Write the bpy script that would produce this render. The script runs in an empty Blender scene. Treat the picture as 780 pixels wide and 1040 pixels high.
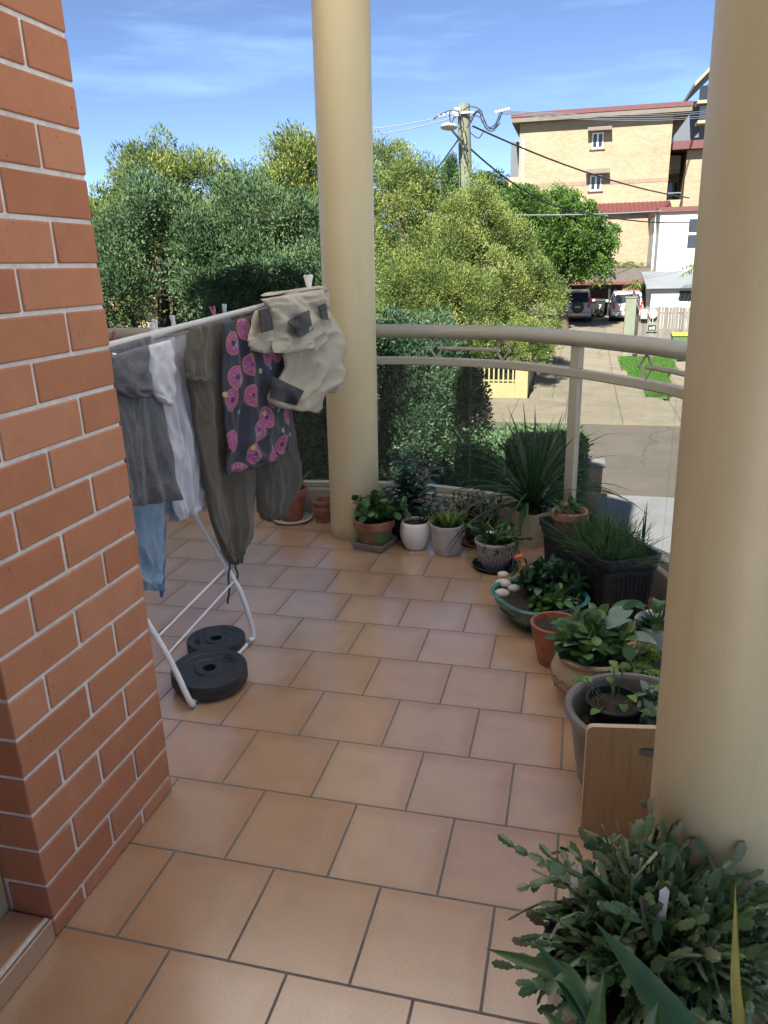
import bpy, bmesh, math, random
import numpy as np
from mathutils import Vector, Matrix, noise as mnoise

random.seed(7); RNG = np.random.default_rng(7)
S = bpy.context.scene; COL = S.collection
R = math.radians

# ------------------------------------------------------------------ camera
TILE = .308
FPX = 775.1
PIT, ROL, YAW = .3122, -.0237, -.2495
CAM = np.array([3.433*TILE, -4.198*TILE, 5.208*TILE])
_F = np.array([math.sin(YAW)*math.cos(PIT), math.cos(YAW)*math.cos(PIT), -math.sin(PIT)])
_r = np.array([math.cos(YAW), -math.sin(YAW), 0.0]); _u = np.cross(_r, _F)
_A = math.cos(ROL)*_r + math.sin(ROL)*_u
_B = math.cos(ROL)*_u - math.sin(ROL)*_r
def ray(x, y): return _F + _A*(x-390)/FPX + _B*(520-y)/FPX
def atZ(x, y, z=0.0):
    d = ray(x, y); return CAM + d*(z-CAM[2])/d[2]
def atY(x, y, Y):
    d = ray(x, y); return CAM + d*(Y-CAM[1])/d[1]
cd = bpy.data.cameras.new('camera'); co = bpy.data.objects.new('camera', cd); COL.objects.link(co)
m = Matrix.Identity(4)
for i in range(3):
    m[i][0] = _A[i]; m[i][1] = _B[i]; m[i][2] = -_F[i]; m[i][3] = CAM[i]
co.matrix_world = m
cd.sensor_fit = 'VERTICAL'; cd.sensor_height = 36; cd.sensor_width = 27; cd.lens = FPX/1040*36
cd.clip_start = .05; cd.clip_end = 3000
S.camera = co
S.render.resolution_x = 768; S.render.resolution_y = 1024

# ------------------------------------------------------------------ helpers
def wloc(o):
    v = Vector((0, 0, 0))
    while o is not None:
        v += o.location; o = o.parent
    return v
def tag(o, label=None, cat=None, group=None, kind=None):
    if label: o['label'] = label
    if cat: o['category'] = cat
    if group: o['group'] = group
    if kind: o['kind'] = kind
    return o
def thing(name, label, cat, loc, group=None):
    o = bpy.data.objects.new(name, None); o.empty_display_size = .1
    COL.objects.link(o); o.location = loc
    return tag(o, label, cat, group)

class MB:
    def __init__(s): s.v = []; s.f = []; s.t = []; s.uv = []; s.m = []; s.mi = 0; s.tone = .5
    def add(s, vs, fs, tone=None, uv=None):
        b = len(s.v); t = s.tone if tone is None else tone
        for k, p in enumerate(vs):
            s.v.append((float(p[0]), float(p[1]), float(p[2])))
            s.t.append(t if not isinstance(t, (list, tuple)) else t[k])
            s.uv.append(uv[k] if uv else (0, 0))
        for f in fs: s.f.append([i+b for i in f]); s.m.append(s.mi)
        return b
    def box(s, x0, x1, y0, y1, z0, z1, tone=None, M=None):
        vs = [(x0,y0,z0),(x1,y0,z0),(x1,y1,z0),(x0,y1,z0),(x0,y0,z1),(x1,y0,z1),(x1,y1,z1),(x0,y1,z1)]
        if M is not None: vs = [M @ Vector(v) for v in vs]
        s.add(vs, [(0,3,2,1),(4,5,6,7),(0,1,5,4),(1,2,6,5),(2,3,7,6),(3,0,4,7)], tone)
    def prism(s, poly, z0, z1, tone=None):
        n = len(poly)
        a = sum(poly[i][0]*poly[(i+1)%n][1]-poly[(i+1)%n][0]*poly[i][1] for i in range(n))
        if a < 0: poly = poly[::-1]
        vs = [(p[0],p[1],z0) for p in poly]+[(p[0],p[1],z1) for p in poly]
        fs = [list(range(n))[::-1], list(range(n,2*n))]+[(i,(i+1)%n,n+(i+1)%n,n+i) for i in range(n)]
        s.add(vs, fs, tone)
    def extrude(s, poly3, d, tone=None):
        n = len(poly3); d = Vector(d)
        vs = [Vector(p) for p in poly3]+[Vector(p)+d for p in poly3]
        fs = [list(range(n))[::-1], list(range(n,2*n))]+[(i,(i+1)%n,n+(i+1)%n,n+i) for i in range(n)]
        s.add(vs, fs, tone)
    def tube(s, pts, r, n=10, cap=True, tone=None, sy=1.0):
        pts = [Vector([float(c) for c in p]) for p in pts]; k = len(pts)
        rr = r if isinstance(r, (list, tuple)) else [r]*k
        vs = []; prev = None
        for i, p in enumerate(pts):
            d = (pts[min(i+1,k-1)]-pts[max(i-1,0)]).normalized()
            if prev is None:
                a = Vector((0,0,1)) if abs(d.z) < .9 else Vector((1,0,0))
                sd = d.cross(a).normalized()
            else:
                sd = (prev-d*prev.dot(d)).normalized()
            prev = sd; up = sd.cross(d)
            for j in range(n):
                t = 2*math.pi*j/n
                vs.append(p+sd*math.cos(t)*rr[i]+up*math.sin(t)*rr[i]*sy)
        fs = [(i*n+j, i*n+(j+1)%n, (i+1)*n+(j+1)%n, (i+1)*n+j) for i in range(k-1) for j in range(n)]
        if cap: fs += [list(range(n))[::-1], [(k-1)*n+j for j in range(n)]]
        s.add(vs, fs, tone)
    def lathe(s, prof, c=(0,0,0), n=40, tone=None, lob=None, cap=True, sx=1.0, sy=1.0):
        vs = []; k = len(prof)
        for (r, z) in prof:
            for j in range(n):
                t = 2*math.pi*j/n; q = r*(lob(t) if lob else 1)
                vs.append((c[0]+q*math.cos(t)*sx, c[1]+q*math.sin(t)*sy, c[2]+z))
        fs = [(i*n+j, i*n+(j+1)%n, (i+1)*n+(j+1)%n, (i+1)*n+j) for i in range(k-1) for j in range(n)]
        if cap: fs += [list(range(n))[::-1], [(k-1)*n+j for j in range(n)]]
        s.add(vs, fs, tone)
    def sweep(s, path, sec, closed_sec=True, tone=None):
        """path: list of (x,y,z); sec: list of (lateral, vertical); horizontal sweep."""
        k = len(path); n = len(sec); vs = []
        for i, p in enumerate(path):
            a = path[max(i-1,0)]; b = path[min(i+1,k-1)]
            d = Vector((b[0]-a[0], b[1]-a[1])).normalized(); nr = Vector((-d.y, d.x))
            for (l, h) in sec: vs.append((p[0]+nr.x*l, p[1]+nr.y*l, p[2]+h))
        fs = [(i*n+j, (i+1)*n+j, (i+1)*n+(j+1)%n, i*n+(j+1)%n) for i in range(k-1) for j in range(n)]
        fs += [list(range(n)), [(k-1)*n+j for j in range(n)][::-1]]
        s.add(vs, fs, tone)
    def build(s, name, mat, parent=None, smooth=True, ang=40, bevel=0, seg=2, origin=None):
        me = bpy.data.meshes.new(name)
        V = np.array(s.v, dtype=np.float64)
        if parent is not None: o0 = np.array(wloc(parent))
        elif origin is not None: o0 = np.array(origin)
        else:
            mn = V.min(0); mx = V.max(0); o0 = np.array([(mn[0]+mx[0])/2, (mn[1]+mx[1])/2, mn[2]])
        me.from_pydata((V-o0).tolist(), [], s.f)
        at = me.attributes.new('tone', 'FLOAT', 'POINT'); at.data.foreach_set('value', np.array(s.t, dtype=np.float32))
        uvl = me.uv_layers.new(name='UVMap')
        li = np.zeros(len(me.loops), dtype=np.int32); me.loops.foreach_get('vertex_index', li)
        uvl.data.foreach_set('uv', np.array(s.uv, dtype=np.float32)[li].ravel())
        mats = mat if isinstance(mat, (list, tuple)) else [mat]
        for q in mats: me.materials.append(q)
        me.polygons.foreach_set('material_index', np.array(s.m, dtype=np.int32))
        if smooth:
            me.polygons.foreach_set('use_smooth', np.ones(len(me.polygons), dtype=bool))
            me.update(); me.set_sharp_from_angle(angle=R(ang))
        me.update()
        o = bpy.data.objects.new(name, me); COL.objects.link(o)
        if parent is not None: o.parent = parent
        else: o.location = o0
        if bevel:
            b = o.modifiers.new('bevel', 'BEVEL'); b.width = bevel; b.segments = seg; b.limit_method = 'ANGLE'; b.angle_limit = R(40)
            b.harden_normals = False
        return o

def kites(name, mat, P, D, L, W, tone, parent=None):
    """many small leaf faces: P base, D unit direction, L length, W width"""
    n = len(P)
    rnd = RNG.normal(size=(n,3)); sd = np.cross(D, rnd); sd /= np.linalg.norm(sd,axis=1)[:,None]+1e-9
    L = np.broadcast_to(L, (n,))[:,None]; W = np.broadcast_to(W, (n,))[:,None]
    V = np.empty((n,4,3)); mid = P+D*L*.45
    nr = np.cross(sd, D)*L*.08
    V[:,0] = P; V[:,1] = mid+sd*W*.5+nr; V[:,2] = P+D*L; V[:,3] = mid-sd*W*.5+nr
    me = bpy.data.meshes.new(name)
    o0 = np.array(wloc(parent)) if parent is not None else np.zeros(3)
    me.vertices.add(4*n); me.vertices.foreach_set('co', (V.reshape(-1,3)-o0).astype(np.float32).ravel())
    me.loops.add(4*n); me.loops.foreach_set('vertex_index', np.arange(4*n, dtype=np.int32))
    me.polygons.add(n); me.polygons.foreach_set('loop_start', np.arange(0,4*n,4, dtype=np.int32))
    me.polygons.foreach_set('loop_total', np.full(n,4,dtype=np.int32))
    at = me.attributes.new('tone','FLOAT','POINT'); at.data.foreach_set('value', np.repeat(tone,4).astype(np.float32))
    me.materials.append(mat); me.update(calc_edges=True); me.validate()
    o = bpy.data.objects.new(name, me); COL.objects.link(o)
    if parent is not None: o.parent = parent
    return o

# ------------------------------------------------------------------ materials
def lin(c):
    return tuple(((v/255)/12.92 if v/255 <= .04045 else ((v/255+.055)/1.055)**2.4) for v in c)
class N:
    def __init__(s, name):
        s.m = bpy.data.materials.new(name); s.m.use_nodes = True; s.t = s.m.node_tree; s.n = s.t.nodes
        s.b = s.n['Principled BSDF']; s.out = s.n['Material Output']
    def new(s, ty, **k):
        o = s.n.new(ty)
        for a, v in k.items(): setattr(o, a, v)
        return o
    def l(s, a, b): s.t.links.new(a, b)
    def noise(s, scale, detail=4, rough=.6, coord=None, stretch=None):
        n = s.new('ShaderNodeTexNoise'); n.inputs['Scale'].default_value = scale
        n.inputs['Detail'].default_value = detail; n.inputs['Roughness'].default_value = rough
        if coord is None: coord = s.pos(stretch)
        s.l(coord, n.inputs['Vector']); return n.outputs['Fac']
    def pos(s, stretch=None, off=None):
        g = s.new('ShaderNodeNewGeometry'); o = g.outputs['Position']
        if stretch or off:
            mp = s.new('ShaderNodeMapping'); s.l(o, mp.inputs['Vector'])
            if stretch: mp.inputs['Scale'].default_value = stretch
            if off: mp.inputs['Location'].default_value = off
            o = mp.outputs['Vector']
        return o
    def ramp(s, fac, stops):
        r = s.new('ShaderNodeValToRGB'); e = r.color_ramp.elements
        while len(e) < len(stops): e.new(.5)
        for q, (p, c) in zip(e, stops): q.position = p; q.color = (*c[:3], 1)
        s.l(fac, r.inputs['Fac']); return r.outputs['Color']
    def mix(s, fac, a, b, mode='MIX'):
        x = s.new('ShaderNodeMix', data_type='RGBA', blend_type=mode)
        for sock, v in ((x.inputs['Factor'], fac), (x.inputs[6], a), (x.inputs[7], b)):
            if isinstance(v, (int, float)): sock.default_value = v
            elif isinstance(v, tuple): sock.default_value = (*v[:3], 1)
            else: s.l(v, sock)
        return x.outputs[2]
    def math(s, op, a, b=0.0, c=None):
        x = s.new('ShaderNodeMath', operation=op)
        for i, v in enumerate((a, b, c)):
            if v is None: continue
            if isinstance(v, (int, float)): x.inputs[i].default_value = v
            else: s.l(v, x.inputs[i])
        return x.outputs[0]
    def attr(s, name='tone'):
        a = s.new('ShaderNodeAttribute'); a.attribute_name = name; return a.outputs['Fac']
    def bump(s, h, strength=.3, dist=.01):
        b = s.new('ShaderNodeBump'); b.inputs['Strength'].default_value = strength; b.inputs['Distance'].default_value = dist
        s.l(h, b.inputs['Height']); s.l(b.outputs['Normal'], s.b.inputs['Normal']); return b
    def col(s, c): s.l(c, s.b.inputs['Base Color'])
    def set(s, **k):
        for a, v in k.items(): s.b.inputs[a.replace('_',' ')].default_value = v
        return s

def plain(name, c, rough=.6, var=.15, scale=12, bump=0, bscale=80, metal=0, spec=.5, stretch=None, tonevar=0):
    n = N(name); c = tuple(c)
    d = tuple(x*(1-var) for x in c); h = tuple(min(1, x*(1+var)) for x in c)
    cc = n.ramp(n.noise(scale, 5, .6, stretch=stretch), [(.3, d), (.7, h)])
    if tonevar:
        f = n.math('MULTIPLY_ADD', n.attr(), 2*tonevar, 1-tonevar)
        cb = n.new('ShaderNodeCombineColor')
        for i in range(3): n.l(f, cb.inputs[i])
        cc = n.mix(1.0, cc, cb.outputs[0], 'MULTIPLY')
    n.col(cc); n.set(Roughness=rough, Metallic=metal); n.b.inputs['Specular IOR Level'].default_value = spec
    if bump: n.bump(n.noise(bscale, 4, .6, stretch=stretch), bump, .004)
    return n.m

def leafmat(name, c1, c2, rough=.5, trans=.25, spec=.4, c3=None, tint=None):
    n = N(name)
    st = [(.1, c1), (.9, c2)] if c3 is None else [(.05, c1), (.7, c2), (.95, c3)]
    c = n.ramp(n.attr(), st)
    nz = n.ramp(n.noise(30, 3), [(.3, (.8,.8,.8)), (.7, (1.15,1.15,1.15))])
    c = n.mix(1.0, c, nz, 'MULTIPLY')
    n.col(c); n.set(Roughness=rough); n.b.inputs['Specular IOR Level'].default_value = spec
    tr = n.new('ShaderNodeBsdfTranslucent'); n.l(c, tr.inputs['Color'])
    mx = n.new('ShaderNodeMixShader'); mx.inputs[0].default_value = trans
    n.l(n.b.outputs[0], mx.inputs[1]); n.l(tr.outputs[0], mx.inputs[2]); n.l(mx.outputs[0], n.out.inputs['Surface'])
    return n.m

# floor tiles
def tile_mat():
    n = N('terracotta_tiles')
    p = n.pos(off=(TILE/2+.0, 0, 0))
    bt = n.new('ShaderNodeTexBrick'); bt.offset = .5; bt.offset_frequency = 2; bt.squash = 1
    n.l(p, bt.inputs['Vector'])
    bt.inputs['Scale'].default_value = 1; bt.inputs['Brick Width'].default_value = TILE; bt.inputs['Row Height'].default_value = TILE
    bt.inputs['Mortar Size'].default_value = .0042; bt.inputs['Mortar Smooth'].default_value = .25; bt.inputs['Bias'].default_value = 0
    bt.inputs['Color1'].default_value = (0,0,0,1); bt.inputs['Color2'].default_value = (1,1,1,1); bt.inputs['Mortar'].default_value = (.5,.5,.5,1)
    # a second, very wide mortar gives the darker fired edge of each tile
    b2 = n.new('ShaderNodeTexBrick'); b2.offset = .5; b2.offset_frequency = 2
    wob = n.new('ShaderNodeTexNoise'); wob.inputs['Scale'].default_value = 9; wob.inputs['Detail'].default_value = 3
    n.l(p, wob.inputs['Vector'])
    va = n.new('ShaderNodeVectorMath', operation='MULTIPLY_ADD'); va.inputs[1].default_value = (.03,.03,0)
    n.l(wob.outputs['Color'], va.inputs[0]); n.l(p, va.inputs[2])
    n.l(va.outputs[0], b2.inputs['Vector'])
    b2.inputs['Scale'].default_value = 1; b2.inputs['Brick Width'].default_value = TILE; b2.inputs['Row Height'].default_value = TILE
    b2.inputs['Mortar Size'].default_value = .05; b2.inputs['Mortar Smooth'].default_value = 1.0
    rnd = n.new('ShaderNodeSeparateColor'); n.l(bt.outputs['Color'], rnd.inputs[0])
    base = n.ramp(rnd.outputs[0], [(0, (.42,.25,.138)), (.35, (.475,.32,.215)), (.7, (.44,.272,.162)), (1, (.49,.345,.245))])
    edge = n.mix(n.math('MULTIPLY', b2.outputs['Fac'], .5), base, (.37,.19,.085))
    mot = n.ramp(n.noise(7, 4, .5), [(.28, (.91,.88,.85)), (.5, (1,1,1)), (.74, (1.06,1.05,1.04))])
    c = n.mix(1.0, edge, mot, 'MULTIPLY')
    sp = n.ramp(n.noise(160, 2, .5), [(.3, (.88,.86,.84)), (.55, (1,1,1))])
    c = n.mix(1.0, c, sp, 'MULTIPLY')
    # scuffs and stains
    st = n.ramp(n.noise(2.3, 7, .72), [(.66, (1,1,1)), (.80, (.84,.81,.78))])
    c = n.mix(1.0, c, st, 'MULTIPLY')
    gr = n.ramp(n.noise(25, 4), [(.3, (.10,.092,.085)), (.7, (.165,.152,.14))])
    c = n.mix(bt.outputs['Fac'], c, gr)
    n.col(c)
    rg = n.math('MULTIPLY_ADD', n.noise(6, 2), .16, .24)
    rg = n.math('MAXIMUM', rg, n.math('MULTIPLY', bt.outputs['Fac'], .85)); n.l(rg, n.b.inputs['Roughness'])
    n.b.inputs['Specular IOR Level'].default_value = .95
    n.set(Coat_IOR=1.68); n.l(n.math('SUBTRACT', 1.0, bt.outputs['Fac']), n.b.inputs['Coat Weight']); n.l(n.math('MULTIPLY_ADD', n.noise(4, 2), .10, .17), n.b.inputs['Coat Roughness'])
    h = n.math('SUBTRACT', n.math('MULTIPLY', n.noise(45, 3), .06), bt.outputs['Fac'])
    n.bump(h, .45, .004)
    return n.m

def brick_mat(name, cs):
    n = N(name)
    c = n.ramp(n.attr(), cs)
    mot = n.ramp(n.noise(14, 6, .7), [(.3, (.91,.90,.90)), (.7, (1.07,1.07,1.07))])
    c = n.mix(1.0, c, mot, 'MULTIPLY')
    pit = n.ramp(n.noise(95, 2, .4), [(.24,(.5,.45,.45)),(.29,(1,1,1))])
    c = n.mix(.8, c, pit, 'MULTIPLY')
    n.col(c); n.set(Roughness=.8); n.b.inputs['Specular IOR Level'].default_value = .25
    n.bump(n.noise(120, 5, .7), .35, .003)
    return n.m

def wall_brick(name, c1, c2, mortar, bw=.24, rh=.086, band=None):
    n = N(name)
    g = n.new('ShaderNodeNewGeometry')
    sx = n.new('ShaderNodeSeparateXYZ'); n.l(g.outputs['Position'], sx.inputs[0])
    cx = n.new('ShaderNodeCombineXYZ'); n.l(n.math('ADD', sx.outputs['X'], sx.outputs['Y']), cx.inputs[0]); n.l(sx.outputs['Z'], cx.inputs[1])
    bt = n.new('ShaderNodeTexBrick'); n.l(cx.outputs[0], bt.inputs['Vector'])
    bt.inputs['Scale'].default_value = 1; bt.inputs['Brick Width'].default_value = bw; bt.inputs['Row Height'].default_value = rh
    bt.inputs['Mortar Size'].default_value = .006
    bt.inputs['Color1'].default_value = (*c1,1); bt.inputs['Color2'].default_value = (*c2,1); bt.inputs['Mortar'].default_value = (*mortar,1)
    mot = n.ramp(n.noise(.6, 6, .7, stretch=(1,1,2.5)), [(.3, (.86,.83,.8)), (.7, (1.1,1.1,1.1))])
    n.col(n.mix(1.0, bt.outputs['Color'], mot, 'MULTIPLY')); n.set(Roughness=.85)
    return n.m

def glass_mat():
    n = N('balcony_glass')
    tr = n.new('ShaderNodeBsdfTransparent'); tr.inputs[0].default_value = (.955,.965,.96,1)
    gl = n.new('ShaderNodeBsdfGlossy'); gl.inputs['Roughness'].default_value = .02
    lw = n.new('ShaderNodeLayerWeight'); lw.inputs[0].default_value = .5; fr = n.math('MULTIPLY_ADD', n.math('POWER', lw.outputs['Facing'], 5.0), .6, .022)
    dirt = n.new('ShaderNodeBsdfDiffuse'); dirt.inputs[0].default_value = (.45,.46,.42,1)
    mx = n.new('ShaderNodeMixShader'); n.l(fr, mx.inputs[0]); n.l(tr.outputs[0], mx.inputs[1]); n.l(gl.outputs[0], mx.inputs[2])
    m2 = n.new('ShaderNodeMixShader'); n.l(n.math('MULTIPLY', n.noise(1.6, 5, stretch=(1,1,.4)), .04), m2.inputs[0])
    n.l(mx.outputs[0], m2.inputs[1]); n.l(dirt.outputs[0], m2.inputs[2]); n.l(m2.outputs[0], n.out.inputs['Surface'])
    return n.m
def window_mat(name='dark_window_glass'):
    n = N(name); n.b.inputs['Base Color'].default_value = (.02,.025,.03,1); n.set(Roughness=.06); return n.m

def fabric(name, c, var=.12, rough=.9, weave=900, tone=True, sheen=.2, mel=0.0):
    n = N(name); c = tuple(c)
    cc = n.ramp(n.noise(9, 6, .65), [(.25, tuple(x*(1-var) for x in c)), (.75, tuple(x*(1+var) for x in c))])
    if mel:
        cc = n.mix(mel, cc, n.ramp(n.noise(260, 2, .5, stretch=(1,1,.5)), [(.35,(.5,.5,.5)),(.65,(1.5,1.5,1.5))]), 'MULTIPLY')
    n.col(cc); n.set(Roughness=rough, Sheen_Weight=sheen); n.b.inputs['Specular IOR Level'].default_value = .15
    h = n.math('ADD', n.math('MULTIPLY', n.noise(28, 5, .6, stretch=(1,1,.45)), 1.0), n.math('MULTIPLY', n.noise(weave, 2), .12))
    n.bump(h, .5, .014)
    return n.m

M = {}
M['tile'] = tile_mat()
M['brick'] = brick_mat('red_brick', [(0,(.41,.165,.088)),(.3,(.47,.205,.112)),(.6,(.44,.182,.098)),(1,(.51,.235,.135))])
M['mortar'] = plain('grey_mortar', (.70,.68,.65), .95, .14, 40, .5, 200)
def col_mat():
    n = N('cream_roller_paint')
    c = n.ramp(n.noise(2.2, 6, .65, stretch=(1,1,.35)), [(.3,(.50,.425,.255)),(.7,(.565,.485,.30))])
    st = n.ramp(n.noise(5, 5, .7, stretch=(2.5,2.5,.16)), [(.60,(1,1,1)),(.78,(.86,.83,.78))]); c = n.mix(.7, c, st, 'MULTIPLY')
    sx = n.new('ShaderNodeSeparateXYZ'); n.l(n.pos(), sx.inputs[0])
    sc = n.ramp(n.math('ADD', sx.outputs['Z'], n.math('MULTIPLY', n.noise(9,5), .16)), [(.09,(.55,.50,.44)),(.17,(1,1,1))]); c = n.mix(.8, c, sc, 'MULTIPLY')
    sp = n.ramp(n.noise(60, 2, .5), [(.26,(.72,.66,.58)),(.31,(1,1,1))]); c = n.mix(.18, c, sp, 'MULTIPLY')
    n.col(c); n.set(Roughness=.42); n.bump(n.math('ADD', n.noise(190, 3), n.math('MULTIPLY', n.noise(30, 3), .8)), .22, .003); return n.m
M['cream'] = col_mat()
M['railpaint'] = plain('beige_rail_paint', (.40,.375,.295), .24, .05, 6)
M['white'] = plain('white_paint', (.78,.77,.74), .6, .04, 5)
M['kerb'] = plain('grey_kerb_paint', (.36,.33,.28), .7, .12, 8, .2, 90)
M['glass'] = glass_mat()
M['win'] = window_mat()
M['whitemetal'] = plain('white_enamel', (.72,.74,.76), .3, .04, 20)
M['greymetal'] = plain('grey_enamel_bar', (.50,.49,.48), .35, .06, 30)
M['plate'] = plain('black_plate_plastic', (.022,.025,.031), .42, .2, 60, .25, 260)
M['plategroove'] = plain('plate_lettering', (.008,.008,.009), .5, .1)
M['steel'] = plain('dull_steel', (.35,.36,.37), .35, .1, 40, metal=.9)
M['terracotta'] = plain('terracotta', (.30,.105,.055), .8, .2, 22, .3, 140)
M['terracotta_old'] = plain('weathered_terracotta', (.27,.125,.085), .85, .4, 16, .35, 120)
M['soil'] = plain('potting_soil', (.035,.024,.017), .95, .45, 60, .9, 110)
M['whitepot'] = plain('white_ceramic', (.70,.68,.64), .35, .05, 10)
M['greypot'] = plain('pale_concrete_pot', (.47,.46,.43), .75, .12, 25, .25, 160)
M['blackplastic'] = plain('black_plastic', (.018,.020,.024), .45, .15, 20, .1, 90)
M['darkglaze'] = plain('dark_blue_glaze', (.012,.022,.035), .18, .3, 14)
M['plum'] = plain('dark_plum_glaze', (.045,.026,.022), .2, .3, 8)
M['greenglaze'] = plain('green_glaze', (.018,.085,.055), .22, .45, 16, .25, 40)
M['tealrim'] = plain('teal_glaze_rim', (.06,.20,.17), .25, .3, 25)
M['stoneglaze'] = plain('grey_stoneware', (.16,.145,.13), .42, .15, 12, .1, 60)
M['beigepot'] = plain('beige_stoneware', (.40,.30,.20), .65, .18, 14, .3, 70)
M['beigeband'] = plain('carved_band_brown', (.20,.13,.085), .75, .2, 30)
M['beigeplanter'] = plain('beige_planter', (.43,.36,.27), .7, .12, 14, .2, 70)
M['traygrey'] = plain('grey_tray', (.24,.24,.23), .5, .1, 15)
M['pebble'] = plain('pale_pebble', (.52,.48,.42), .75, .22, 30, .2, 90)
M['ply'] = None
M['tagwhite'] = plain('white_plastic_tag', (.8,.8,.8), .5, .03)

def ply_mat():
    n = N('plywood_face')
    g = n.noise(9, 6, .6, stretch=(6,6,.5))
    c = n.ramp(g, [(.25,(.33,.205,.105)),(.5,(.43,.28,.15)),(.75,(.37,.235,.125))])
    n.col(c); n.set(Roughness=.5); n.bump(n.noise(60,3,stretch=(6,6,.5)), .1, .002); return n.m
M['ply'] = ply_mat()
M['plyedge'] = plain('plywood_edge', (.50,.40,.28), .6, .25, 300, stretch=(6,6,.2))

# leaves of the balcony plants
M['l_dark'] = leafmat('dark_glossy_leaf', (.010,.032,.012), (.03,.085,.028), .3, .12, .5)
M['l_mid'] = leafmat('mid_green_leaf', (.025,.075,.018), (.07,.17,.04), .38, .2)
M['l_jade'] = leafmat('jade_leaf', (.03,.085,.022), (.095,.19,.055), .35, .12, .5)
M['l_bright'] = leafmat('bright_leaf', (.06,.15,.02), (.17,.30,.06), .45, .3)
M['l_lime'] = leafmat('lime_fern_leaf', (.10,.20,.03), (.24,.36,.07), .5, .35)
M['l_grey'] = leafmat('grey_green_leaf', (.09,.145,.11), (.20,.28,.22), .55, .15)
M['l_purple'] = leafmat('bronze_leaf', (.035,.035,.025), (.085,.075,.055), .45, .12, c3=(.10,.10,.06))
M['l_strap'] = leafmat('strap_leaf', (.012,.045,.015), (.05,.11,.035), .35, .18, c3=(.10,.045,.05))
M['l_chive'] = leafmat('chive_leaf', (.04,.11,.035), (.10,.20,.07), .5, .25)
M['l_cactus'] = leafmat('holiday_cactus_segment', (.035,.080,.028), (.12,.20,.085), .33, .08, .5, c3=(.21,.20,.13))
M['l_asp'] = leafmat('broad_strap_leaf', (.022,.075,.022), (.07,.145,.045), .32, .2, c3=(.24,.22,.05))
M['petal'] = plain('orange_petal', (.75,.13,.02), .5, .15, 60)
M['petalw'] = plain('white_petal', (.75,.72,.78), .5, .1, 60)
M['stem'] = plain('plant_stem', (.06,.075,.03), .7, .3, 50)
M['bark'] = plain('grey_brown_bark', (.10,.075,.055), .9, .35, 7, .8, 30, stretch=(1,1,.3))
# trees
M['t_shade'] = leafmat('dark_conifer_foliage', (.036,.080,.040), (.118,.185,.080), .65, .2, .2)
M['t_con'] = leafmat('yellow_green_conifer', (.060,.105,.030), (.215,.28,.075), .65, .35, .2, c3=(.32,.33,.10))
M['t_bright'] = leafmat('bright_green_crown', (.045,.10,.020), (.13,.23,.05), .5, .3, .3)
M['t_dark'] = leafmat('deep_green_crown', (.030,.070,.038), (.085,.150,.072), .5, .2, .3)
M['t_hedge'] = leafmat('hedge_leaf', (.040,.085,.038), (.115,.185,.085), .5, .2, .3)
M['t_far'] = leafmat('far_foliage', (.035,.065,.02), (.09,.13,.04), .7, .2, .2)
M['t_cover'] = leafmat('ground_cover_leaf', (.08,.12,.045), (.19,.23,.10), .6, .2, .2, c3=(.30,.23,.17))

# ------------------------------------------------------------------ world, sun
EL, AZ = 43.0, 7.0
w = bpy.data.worlds.new('World'); S.world = w; w.use_nodes = True
wt = w.node_tree; bg = wt.nodes['Background']
sk = wt.nodes.new('ShaderNodeTexSky'); sk.sky_type = 'NISHITA'; sk.sun_disc = False
sk.sun_elevation = R(EL); sk.sun_rotation = R(180+AZ); sk.altitude = 30; sk.air_density = .33; sk.dust_density = .25; sk.ozone_density = 1.6
tc = wt.nodes.new('ShaderNodeTexCoord')
mp = wt.nodes.new('ShaderNodeMapping'); mp.inputs['Scale'].default_value = (1.2, 1.2, 9.0); mp.inputs['Rotation'].default_value = (0, R(-7), R(20))
wt.links.new(tc.outputs['Generated'], mp.inputs['Vector'])
nz = wt.nodes.new('ShaderNodeTexNoise'); nz.inputs['Scale'].default_value = 1.6; nz.inputs['Detail'].default_value = 7; nz.inputs['Roughness'].default_value = .55
wt.links.new(mp.outputs['Vector'], nz.inputs['Vector'])
cr = wt.nodes.new('ShaderNodeValToRGB'); cr.color_ramp.elements[0].position = .51; cr.color_ramp.elements[0].color = (0,0,0,1)
cr.color_ramp.elements[1].position = .80; cr.color_ramp.elements[1].color = (.55,.55,.55,1)
wt.links.new(nz.outputs['Fac'], cr.inputs['Fac'])
mxw = wt.nodes.new('ShaderNodeMix'); mxw.data_type = 'RGBA'; mxw.inputs[7].default_value = (2.8, 4.8, 6.6, 1)
wt.links.new(cr.outputs['Color'], mxw.inputs['Factor']); wt.links.new(sk.outputs['Color'], mxw.inputs[6])
wt.links.new(mxw.outputs[2], bg.inputs['Color']); bg.inputs['Strength'].default_value = .085
sl = bpy.data.lights.new('sun', 'SUN'); so = bpy.data.objects.new('sun', sl); COL.objects.link(so)
sl.energy = 5.0; sl.angle = R(.53); sl.color = (1, .95, .86)
tosun = Vector((-math.sin(R(AZ))*math.cos(R(EL)), -math.cos(R(AZ))*math.cos(R(EL)), math.sin(R(EL))))
so.rotation_euler = tosun.to_track_quat('Z', 'Y').to_euler()
S.view_settings.view_transform = 'Standard'; S.view_settings.look = 'None'; S.view_settings.exposure = 1.82; S.view_settings.gamma = 1

def struct(o): o['kind'] = 'structure'; return o

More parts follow.
